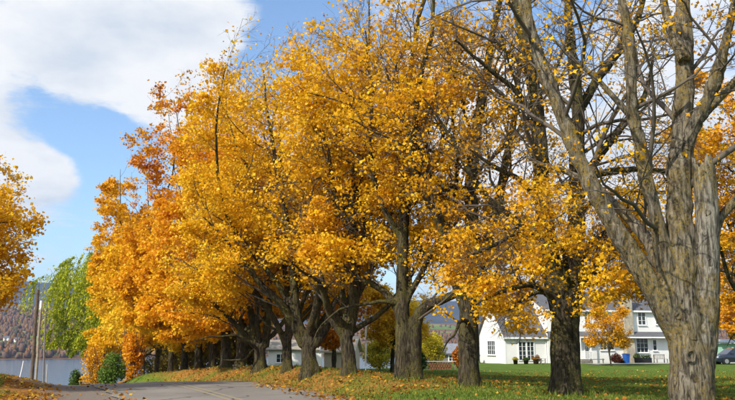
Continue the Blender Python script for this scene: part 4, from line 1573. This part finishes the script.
def planter(label, p, r_, h, mat, plant=None, seed=1):
    o = empty("planter", p, label=label, cat="planter", group="planters along the house front")
    n = 16
    prof = [(0.0, 0.0), (r_ * 0.72, -0.02), (r_ * 0.92, h * 0.85), (r_ * 1.05, h * 0.86), (r_ * 1.05, h), (r_ * 0.9, h), (r_ * 0.86, h * 0.8), (0.0, h * 0.8)]
    vs_ = [(q * math.cos(2 * math.pi * k / n), q * math.sin(2 * math.pi * k / n), z) for q, z in prof for k in range(n)]
    fs = [(i * n + k, i * n + (k + 1) % n, (i + 1) * n + (k + 1) % n, (i + 1) * n + k) for i in range(len(prof) - 1) for k in range(n)]
    MB().add(vs_, fs).build("pot", mat, o, smooth=True)
    if plant is not None:
        rng = np.random.RandomState(seed)
        q = norm(rng.randn(260, 3)) * rng.rand(260, 1) ** 0.5 * np.array([r_ * 1.3, r_ * 1.3, h * 0.7])
        q[:, 2] = np.abs(q[:, 2]) + h * 0.85
        link("foliage", leaf_mesh("foliage", q, 0.10 * (0.6 + rng.rand(260)), rng, 0.5 + 0.3 * rng.randn(260), plant, MAT_LEAF), o)["kind"] = "stuff"


M_TERRA = plain("dark_terracotta", (0.11, 0.05, 0.03), 0.8)
planter("dark pot with pale foliage near the gable corner of the house", house_pt(515.5, 361, -1.0), 0.28, 0.5, M_DARK, PAL_LIME, 2)
planter("dark pot with green foliage in front of the patio door", house_pt(526, 361.5, -1.2), 0.30, 0.45, M_DARK, PAL_GREEN, 3)
planter("wide brown tub between the patio door and the grey armchair", house_pt(536, 361, -1.2), 0.36, 0.55, M_TERRA, PAL_ORANGE * 0.5, 4)
planter("black round pot at the foot of the chimney", house_pt(637, 361, -1.6), 0.33, 0.7, M_DARK, PAL_GREEN, 5)
planter("small black pot beside the stone chimney, with reddish foliage", house_pt(621.5, 362, -1.8), 0.3, 0.4, M_DARK, PAL_ORANGE * 0.6, 6)
tr = empty("planter_box", house_pt(645, 361.5, -1.2), HYAW, label="long black planter box under the triple window of the house", cat="planter", group="planters along the house front")
MB().box(-0.75, 0.75, -0.22, 0.22, -0.03, 0.5).build("box", M_DARK, tr, bevel=0.015)
MB().box(-0.79, 0.79, -0.26, 0.26, 0.5, 0.55).build("rim", M_DARK, tr)
rng = np.random.RandomState(8)
q = rng.rand(420, 3) * np.array([1.5, 0.44, 0.35]) - np.array([0.75, 0.22, -0.5])
link("foliage", leaf_mesh("foliage", q, 0.10 * (0.6 + rng.rand(420)), rng, 0.3 + 0.3 * rng.randn(420), PAL_GREEN, MAT_GREEN), tr)["kind"] = "stuff"
make_shrub("red_shrub", "dark reddish shrub by the young golden orange maple in front of the house", house_pt(616.5, 362, -2.4), 77, 1.3, 1.1, np.array([(0.05, 0.015, 0.012), (0.10, 0.025, 0.018), (0.16, 0.045, 0.02), (0.25, 0.09, 0.03)]), 0.4, 1500, 0.10)

# blue wheeled bin
bn = empty("wheeled_bin", house_pt(626.6, 363.3, -2.2), HYAW + R(10), label="blue wheeled recycling bin in front of the chimney", cat="bin")
bn.scale = (0.88, 0.88, 0.92)
M_BLUE = plain("blue_plastic", (0.015, 0.095, 0.36), 0.45, 0.12)
MB().add([(-.24, -.28, .06), (.24, -.28, .06), (.24, .26, .06), (-.24, .26, .06), (-.31, -.36, 1.05), (.31, -.36, 1.05), (.31, .36, 1.05), (-.31, .36, 1.05)],
         [(0, 3, 2, 1), (4, 5, 6, 7), (0, 1, 5, 4), (1, 2, 6, 5), (2, 3, 7, 6), (3, 0, 4, 7)]).build("body", M_BLUE, bn, bevel=0.02)
MB().prism([(-.42, 1.06), (.40, 1.06), (.40, 1.12), (.1, 1.19), (-.3, 1.15)], 'x', -.33, .33).build("lid", plain("dark_blue_lid", (0.01, 0.05, 0.2), 0.45), bn, bevel=0.015)
for sx in (-1, 1):
    MB().tube([(sx * .26 - .035, .25, .12), (sx * .26 + .035, .25, .12)], 0.13, 14).build("wheel", M_DARK, bn)
MB().tube([(-.24, .44, 1.0), (.24, .44, 1.0)], 0.02, 8).build("handle", M_BLUE, bn)

# bench by the wall
bp = empty("garden_bench", house_pt(661, 361.5, -1.3), HYAW, label="weathered slatted bench against the house wall under the small window", cat="bench")
for i in range(4):
    MB().box(-.72, .72, -.28 + i * .13, -.28 + i * .13 + .11, .42, .45).build("seat_slat", M_WOODGREY, bp)
for i in range(7):
    x = -.6 + .2 * i
    MB().box(x - .03, x + .03, .25, .28, .452, .86).build("back_slat", M_WOODGREY, bp)
MB().box(-.72, .72, .24, .29, .862, .94).build("top_rail", M_WOODGREY, bp)
for sx in (-.66, .66):
    for sy, zt in ((-.24, .62), (.31, .9)):
        MB().box(sx - .04, sx + .04, sy - .04, sy + .04, -.05, .418 if sy < 0 else zt).build("leg", M_WOODGREY, bp)

# rail by the porch
rf = empty("rail_fence", house_pt(592, 363, -3.2), HYAW, label="low dark rail on short posts in front of the porch", cat="fence")
MB().box(-1.6, 1.5, -.04, .04, .45, .53).build("rail", M_WOODGREY, rf)
for x in (-1.5, -.05, 1.4):
    MB().box(x - .05, x + .05, .042, .14, -.2, .58).build("post", M_WOODGREY, rf)

# driveway in front of the house
def driveway():
    xs = np.linspace(hp(582, 362, -3)[0], hp(582, 362, -3)[0] + 46, 70)
    ys = np.linspace(-5.6, -1.7, 9)
    V = []
    for y in ys:
        for x in xs:
            p = HC + HU * x + HV * (y + 0.25 * math.sin(x * 0.6))
            V.append((p[0], p[1], 0))
    V = np.array(V)
    V[:, 2] = ground_z(V[:, 0], V[:, 1]) + 0.05
    n = len(xs)
    i = (np.arange(len(ys) - 1)[:, None] * n + np.arange(n - 1)[None]).ravel()
    m = plain("pale_gravel", (0.36, 0.34, 0.31), 0.95, 0.35, 9.0, bump=0.5)
    tag(link("driveway", mesh_np("driveway", V, np.stack([i, i + 1, i + n + 1, i + n], -1), True, None, m)), kind="structure")


driveway()

# ---------------------------------------------------------------- parked car and the shed behind it
M_CARBLUE = plain("dark_blue_car_paint", (0.012, 0.017, 0.032), 0.28, 0.1, 1.0, spec=0.6, coat=0.6)
M_TYRE = plain("tyre_rubber", (0.018, 0.018, 0.018), 0.85)
M_RIM = plain("alloy_rim", (0.42, 0.43, 0.45), 0.35, 0.1, metallic=0.7)
M_LAMP = plain("headlamp_glass", (0.62, 0.64, 0.66), 0.12, 0.1, spec=0.6)


def build_suv(p, rz):
    o = empty("parked_suv", p, rz, label="dark blue car parked on the gravel drive past the house", cat="car")
    # local x: 0 front bumper .. 4.6 rear; y +-0.9; wheels at 0.9 and 3.55
    def loft(sections, name, mat, par, bevel=0.0):
        n = len(sections[0])
        vs_ = [v for s in sections for v in s]
        fs = [(i * n + k, i * n + (k + 1) % n, (i + 1) * n + (k + 1) % n, (i + 1) * n + k) for i in range(len(sections) - 1) for k in range(n)]
        fs += [tuple(range(n - 1, -1, -1)), tuple((len(sections) - 1) * n + k for k in range(n))]
        return MB().add(vs_, fs).build(name, mat, par, smooth=False, bevel=bevel)
    prof = [(0.0, 0.42, 0.62, 0.70), (0.08, 0.30, 0.80, 0.82), (0.35, 0.26, 0.93, 0.88), (1.15, 0.25, 1.03, 0.91), (2.2, 0.25, 1.06, 0.92), (3.4, 0.25, 1.07, 0.92), (4.3, 0.27, 1.08, 0.89), (4.55, 0.34, 1.02, 0.84), (4.62, 0.45, 0.85, 0.78)]
    sec = []
    for x, zb, zt, hw in prof:
        zm = zb + (zt - zb) * 0.6
        sec.append([(x, -hw * .93, zb), (x, -hw, zm), (x, -hw * .94, zt), (x, hw * .94, zt), (x, hw, zm), (x, hw * .93, zb)])
    body = loft(sec, "body", M_CARBLUE, o)
    cab = [(1.05, 1.02, 1.04, .80), (1.85, 1.03, 1.60, .70), (2.3, 1.04, 1.68, .69), (3.6, 1.05, 1.68, .68), (4.1, 1.06, 1.60, .68), (4.50, 1.06, 1.09, .78)]
    sec = [[(x, -.84, zb), (x, -hw, zt), (x, hw, zt), (x, .84, zb)] for x, zb, zt, hw in cab]
    cabin = loft(sec, "cabin", M_CARBLUE, o)
    for sy in (-1, 1):
        for x0, x1, x2, x3 in ((1.38, 1.88, 2.35, 2.35), (2.45, 2.45, 3.32, 3.36), (3.46, 3.44, 3.98, 4.22)):
            q = [(x0, sy * .852, 1.10), (x1, sy * .738, 1.53), (x2, sy * .728, 1.58), (x3, sy * .852, 1.12)]
            q2 = [(a, b - sy * .03, c) for a, b, c in q]
            MB().add(q + q2, [(0, 1, 2, 3), (7, 6, 5, 4), (0, 4, 5, 1), (1, 5, 6, 2), (2, 6, 7, 3), (3, 7, 4, 0)]).build("window", M_GLASS, o)
        for x in (2.30, 3.36):
            MB().box(x - .1, x + .08, sy * .915 - .02, sy * .915 + .02, .88, .91).build("door_handle", M_RIM, o)
        MB().box(1.50, 1.68, min(sy * .88, sy * 1.06), max(sy * .88, sy * 1.06), 1.05, 1.19).build("mirror", M_CARBLUE, o, bevel=.03)
        MB().box(0.03, 0.28, min(sy * .5, sy * .80), max(sy * .5, sy * .80), .68, .82).build("headlight", M_LAMP, o, bevel=.02)
        MB().box(4.50, 4.62, min(sy * .60, sy * .80), max(sy * .60, sy * .80), .78, 1.02).build("tail_light", plain("red_lamp", (0.35, 0.01, 0.01), .2), o, bevel=.02)
        for x in (0.92, 3.60):
            w = MB()
            y0, y1 = sy * .70, sy * .945
            w.tube([(x, y0, .34), (x, y0 + (y1 - y0) * .15, .34), (x, y0 + (y1 - y0) * .85, .34), (x, y1, .34)], [.30, .345, .345, .30], 24)
            wo = w.build("wheel", M_TYRE, o)
            MB().tube([(x, y1 - sy * .02, .34), (x, y1 + sy * .012, .34)], .22, 20).build("rim", M_RIM, wo)
            # dark arch
            MB().tube([(x, sy * .60, .36), (x, sy * .925, .36)], .41, 24).build("wheel_arch", M_DARK, o)
    MB().add([(1.14, -.72, 1.10), (1.14, .72, 1.10), (1.80, .62, 1.56), (1.80, -.62, 1.56), (1.17, -.72, 1.07), (1.17, .72, 1.07), (1.83, .62, 1.53), (1.83, -.62, 1.53)],
             [(0, 1, 2, 3), (7, 6, 5, 4), (0, 4, 5, 1), (1, 5, 6, 2), (2, 6, 7, 3), (3, 7, 4, 0)]).build("windscreen", M_GLASS, o)
    MB().box(-0.03, 0.1, -.45, .45, .52, .68).build("grille", M_DARK, o, bevel=.02)


cp = on_ground(713.5, 77, 363)
build_suv(cp, R(6))
sh = empty("mint_shed", on_ground(716, 96), R(8), label="low mint green shed behind the parked car", cat="shed")
M_MINT = plain("mint_green_boards", (0.36, 0.62, 0.50), 0.8, 0.1, 2.0)
for i in range(16):
    MB().box(i * .5, i * .5 + .485, 0, .06, -.2, 2.15 if True else 0).build("wall_board", M_MINT, sh)
MB().box(0, 8, .062, 4.0, -.2, 2.1).build("wall", M_MINT, sh)
MB().prism([(-.35, 2.12), (4.3, 2.12), (4.3, 2.35), (2.0, 2.75), (-.35, 2.3)], 'x', -.3, 8.3).build("roof", plain("pale_metal_roof", (0.5, 0.55, 0.53), .5), sh)

# ---------------------------------------------------------------- buildings seen between the trunks


def cottage(name, label, p, rz, w, dpt, eave, ridge, wall_m, roof_m, plinth=None, group=None, windows=(), loc_z=None, trim=True):
    o = empty(name, p, rz, label=label, cat="house", group=group)
    MB().prism([(0, -.6), (dpt, -.6), (dpt, eave), (dpt / 2, ridge - .1), (0, eave)], 'x', 0, w).build("wall", wall_m, o)
    k = (ridge - eave) / (dpt / 2)
    for y0 in (-.3, dpt + .3):
        z0 = eave - .3 * k + .08
        rr_ = MB().add([(-.3, y0, z0), (w + .3, y0, z0), (w + .3, dpt / 2, ridge), (-.3, dpt / 2, ridge), (-.3, y0, z0 - .14), (w + .3, y0, z0 - .14), (w + .3, dpt / 2, ridge - .14), (-.3, dpt / 2, ridge - .14)],
                       [(0, 1, 2, 3), (4, 7, 6, 5), (0, 4, 5, 1), (1, 5, 6, 2), (2, 6, 7, 3), (3, 7, 4, 0)]).build("roof", roof_m, o)
        if trim:
            MB().add([(-.37, y0, z0 - .25), (-.303, y0, z0 - .25), (-.303, dpt / 2, ridge - .25), (-.37, dpt / 2, ridge - .25), (-.37, y0, z0 + .06), (-.303, y0, z0 + .06), (-.303, dpt / 2, ridge + .06), (-.37, dpt / 2, ridge + .06)],
                     [(0, 1, 2, 3), (4, 7, 6, 5), (0, 4, 5, 1), (1, 5, 6, 2), (2, 6, 7, 3), (3, 7, 4, 0)]).build("rake_board", M_TRIM, rr_)
    if plinth:
        MB().box(-.05, w + .05, -.06, -.003, -.6, .55).build("plinth", plinth, o)
    for x, z, ww, hh in windows:
        window(o, Matrix.Translation((x, -.03, z)), ww, hh, 2, 2)
    return o


M_BEIGE = plain("beige_boards", (0.50, 0.42, 0.30), 0.8, 0.1)
M_REDP = plain("red_plinth_boards", (0.28, 0.05, 0.035), 0.8, 0.2)
cottage("white_cottage", "white cottage with a red base downhill, glimpsed between the bank maples", on_ground(268, 86), R(2), 6.2, 5.0, 2.5, 3.6, M_WHITE, shingle_material("tan_shingle", (0.32, 0.28, 0.22), (0.38, 0.33, 0.26)),
        M_REDP, windows=((1.0, 1.0, .9, .9), (4.2, 1.0, .9, .9)))
cottage("beige_cottage", "beige cottage with white gable trim behind the small brownish tree", on_ground(324, 66), R(-8), 2.6, 4.2, 1.75, 3.0, M_BEIGE, M_BEIGE)
cottage("grey_roofed_shed", "grey roofed shed behind the stacked firewood", on_ground(440, 84), R(12), 3.2, 3.0, 1.3, 2.3, M_WOODGREY, shingle_material("blue_grey_shingle", (0.22, 0.23, 0.27), (0.27, 0.28, 0.32)), windows=((1.1, .35, .7, .6),))
M_PALE = plain("pale_house_boards", (0.7, 0.68, 0.64), 0.8, 0.1)
for k, (px, d, w, lab) in enumerate(((2, 1225, 9, "white house on the far shore under the green field"), (13, 1215, 7, "pale house by the far waterline beyond the leaning posts"), (452, 1260, 14, "white house among the woods on the far slope seen past the lime shrub"),
                                     (437, 1330, 11, "pale house higher on the far slope seen past the lime shrub"))):
    p = at(px, 350, d)
    p[2] = float(hill_z(np.array([p[0]]), np.array([p[1]]))[0]) + 3.0
    cottage("shore_house", lab, p, R(10 - 12 * k), w, 7, 4.5, 7.5, M_PALE, M_SHINGLE, group="houses on the far shore", trim=False, windows=((2, 2, 2, 2.4), (w - 5, 2, 2, 2.4)))

# firewood stack with fence posts
fw = empty("firewood_stack", on_ground(441, 61), R(4), label="low stack of reddish brown logs under a pale board beside the lime shrub", cat="firewood")
rng = np.random.RandomState(21)
M_LOG = plain("cut_log_ends", (0.19, 0.085, 0.04), 0.9, 0.4, 7.0)
for r_ in range(3):
    for c in range(9):
        x = -.95 + c * .21 + (.1 if r_ % 2 else 0)
        rd = rng.uniform(.085, .105)
        MB().tube([(x, -.22 + rng.uniform(-.03, .03), .08 + r_ * .18), (x, .22, .08 + r_ * .18)], rd, 7).build("log", M_LOG, fw)
MB().box(-1.25, 1.25, -.3, .3, .62, .66).build("cover_board", M_CONCRETE, fw)
for x in (-1.2, 1.12):
    MB().box(x, x + .09, -.05, .05, -.2, .62).build("post", M_WOODGREY, fw)

# ---------------------------------------------------------------- posts


def post(name, label, px0, py0, px1, py1, d, r0, r1, mat, cap=None, group=None):
    b0, t0 = at(px0, py0, d), at(px1, py1, d)
    g = b0.copy()
    g[2] = gz(b0[0], b0[1])
    o = empty(name, g, label=label, cat="post", group=group)
    t = t0 - g
    rng = np.random.RandomState(int(px0))
    pts = [(-t[0] * .06, 0, -.5)] + [(t[0] * k + rng.uniform(-.3, .3) * r0, rng.uniform(-.3, .3) * r0, t[2] * k) for k in (0, .2, .4, .6, .8)] + [(t[0], 0, t[2])]
    MB().tube(pts, [r0 * 1.03] + list(np.linspace(r0, r1, 6)), 12).build("shaft", mat, o, smooth=False)
    if cap is not None:
        nm, h, m = cap
        MB().tube([(t[0] * .97, 0, t[2] - h), (t[0], 0, t[2] + .02)], r1 * 1.18, 12).build(nm, m, o)
    return o


M_POLE1 = plain("brown_weathered_pole", (0.13, 0.10, 0.072), 0.95, 0.4, 5.0, bump=0.5)
M_POLE2 = plain("pale_weathered_pole", (0.33, 0.29, 0.22), 0.95, 0.3, 5.0, bump=0.5)
GP = "leaning posts above the lake"
post("wooden_post", "tall dark brown leaning wooden post above the lake", 32, 374, 38, 290, 46, .115, .10, M_POLE1, group=GP)
post("wooden_post", "pale leaning wooden post with a white top, between the brown and the thin post", 36.3, 375, 41.5, 301, 47.5, .085, .075, M_POLE2, ("white_cap", .55, M_TRIM), group=GP)
post("wooden_post", "thin upright grey post beside the pale white topped post", 44.3, 377, 45.6, 316, 50, .06, .05, M_WOODGREY, group=GP)
post("marker_stake", "short white leaning stake in the grass by the posts", 19, 373, 23.5, 361, 42, .03, .03, M_TRIM, group=GP)
post("marker_stake", "short pale marker beside the thin grey post", 47, 378, 47.3, 364, 49, .035, .035, M_CONCRETE, group=GP)
post("white_post", "tall slim white post beside the goblet shaped golden maple", 365.5, 372, 365.8, 326, 35, .05, .045, M_TRIM)

# ---------------------------------------------------------------- fallen leaves and grass


def litter_weight(x, y):
    t, s = road_frame(x, y)
    row = np.full(len(x), 1e9)
    for p in ROW_P[3:]:
        row = np.minimum(row, np.hypot(x - p[0], y - p[1]))
    n1 = vnoise(xy3(x, y), 0.6, 3, 2.2)
    w = np.where(t > 3.4, 0.11 + 0.5 * np.exp(-(row / 3.0) ** 2), np.where(t < -4.0, 0.75 * np.clip((-t - 4.0) / 2.0, 0.15, 1) * (1 - 0.85 * smooth01((-t - 7.5) / 2.0)), 0.0))
    edge = np.clip(1 - (np.abs(np.abs(t) - 3.0) / 0.9), 0, 1)
    w = np.maximum(w, 0.35 * edge * (np.abs(t) < 3.6)) + 0.002
    return w * np.clip((n1 - 0.36) * 3.6, 0.03, 1.5)


def ground_cover():
    rng = np.random.RandomState(33)
    # fallen leaves, wedge in front of the camera
    n = 260000
    y = 13 + (rng.rand(n) ** 1.3) * 46
    x = (rng.rand(n) * 1.26 - 0.66) * y
    k = rng.rand(n) < litter_weight(x, y) * 0.42
    x, y = x[k], y[k]
    t, s = road_frame(x, y)
    z = np.where((t < 3.5) & (t > -3.2), road_z(s) - 0.01 * np.abs(t) + 0.012, ground_z(x, y) + 0.025)
    pos = np.stack([x, y, z + 0.02 * rng.rand(len(x))], -1)
    tn = 0.5 + 0.33 * rng.randn(len(x))
    pal = np.array([(0.10, 0.05, 0.02), (0.26, 0.11, 0.025), (0.48, 0.20, 0.022), (0.62, 0.34, 0.03), (0.66, 0.46, 0.07)])
    me = leaf_mesh("fallen_leaves", pos, 0.12 * (0.7 + 0.6 * rng.rand(len(x))), rng, tn, pal, MAT_LEAF, flat=1.4, droop=0.0)
    tag(link("fallen_leaves", me), "fallen orange and brown maple leaves on the bank and verge", "leaves", kind="stuff")
    print("fallen", len(x))
    # grass blades
    n = 260000
    y = 13 + (rng.rand(n) ** 1.5) * 42
    x = (rng.rand(n) * 1.26 - 0.66) * y
    t, s = road_frame(x, y)
    row = np.full(n, 1e9)
    for p in ROW_P:
        row = np.minimum(row, np.hypot(x - p[0], y - p[1]))
    cl = vnoise(xy3(x, y), 0.9, 3, 6.0)
    k = ((t > 3.65) | (t < -5.6 - 1.5 * cl)) & (rng.rand(n) < 0.25 + 0.9 * cl) & (row > 0.45)
    x, y, t, row, cl = x[k], y[k], t[k], row[k], cl[k]
    n = len(x)
    tuft = np.maximum(np.exp(-((row - 0.6) / 0.5) ** 2), np.where(t < -7, 1.0, np.where(t < 0, 0.5, 0.0)))
    tuft = np.maximum(tuft, np.where(t > 0, np.exp(-((t - 4.0) / 0.9) ** 2) * 0.5, 0))
    h = (0.035 + 0.04 * rng.rand(n)) * (1 + 2.6 * tuft * rng.rand(n))
    z = ground_z(x, y)
    a = rng.rand(n) * 6.28
    wd = 0.010 + 0.012 * rng.rand(n)
    b = np.stack([x, y, z], -1)
    s_ = np.stack([np.cos(a), np.sin(a), 0 * a], -1) * wd[:, None]
    ln = rng.randn(n, 3) * 0.35 * h[:, None]
    ln[:, 2] = h
    V = np.stack([b - s_, b + s_, b + ln], 1).reshape(-1, 3)
    F = np.arange(n * 3).reshape(-1, 3)
    pal = np.array([(0.045, 0.07, 0.01), (0.085, 0.13, 0.016), (0.13, 0.18, 0.02), (0.20, 0.22, 0.035), (0.30, 0.25, 0.07)])
    C = palette(pal, 0.5 + 0.5 * (cl - 0.5) + 0.2 * rng.randn(n))
    C = np.concatenate([C, np.ones((n, 1))], 1).repeat(3, 0)
    me = mesh_np("grass", V, F, False, {"leaf_color": ('FLOAT_COLOR', C)}, MAT_GREEN)
    tag(link("grass", me), "green grass blades on the lawn, bank and verge", "grass", kind="stuff")
    print("grass", n)


ground_cover()

# ---------------------------------------------------------------- haze over the lake and hills


def build_haze():
    b = NB("haze_air")
    v = b.node("ShaderNodeVolumePrincipled")
    v.inputs["Color"].default_value = (0.48, 0.67, 1.0, 1)
    v.inputs["Density"].default_value = 0.00009
    v.inputs["Anisotropy"].default_value = 0.2
    b.L.new(v.outputs[0], b.out.inputs["Volume"])
    o = MB().box(-7100, 7100, -500, 9100, -29.0, 640).build("haze", b.m)
    tag(o, "thin pale blue haze in the air over lake and hills", "haze", kind="stuff")


build_haze()
print("tris", sum(len(o.data.loops) - 2 * len(o.data.polygons) for o in SC.objects if o.type == 'MESH'))
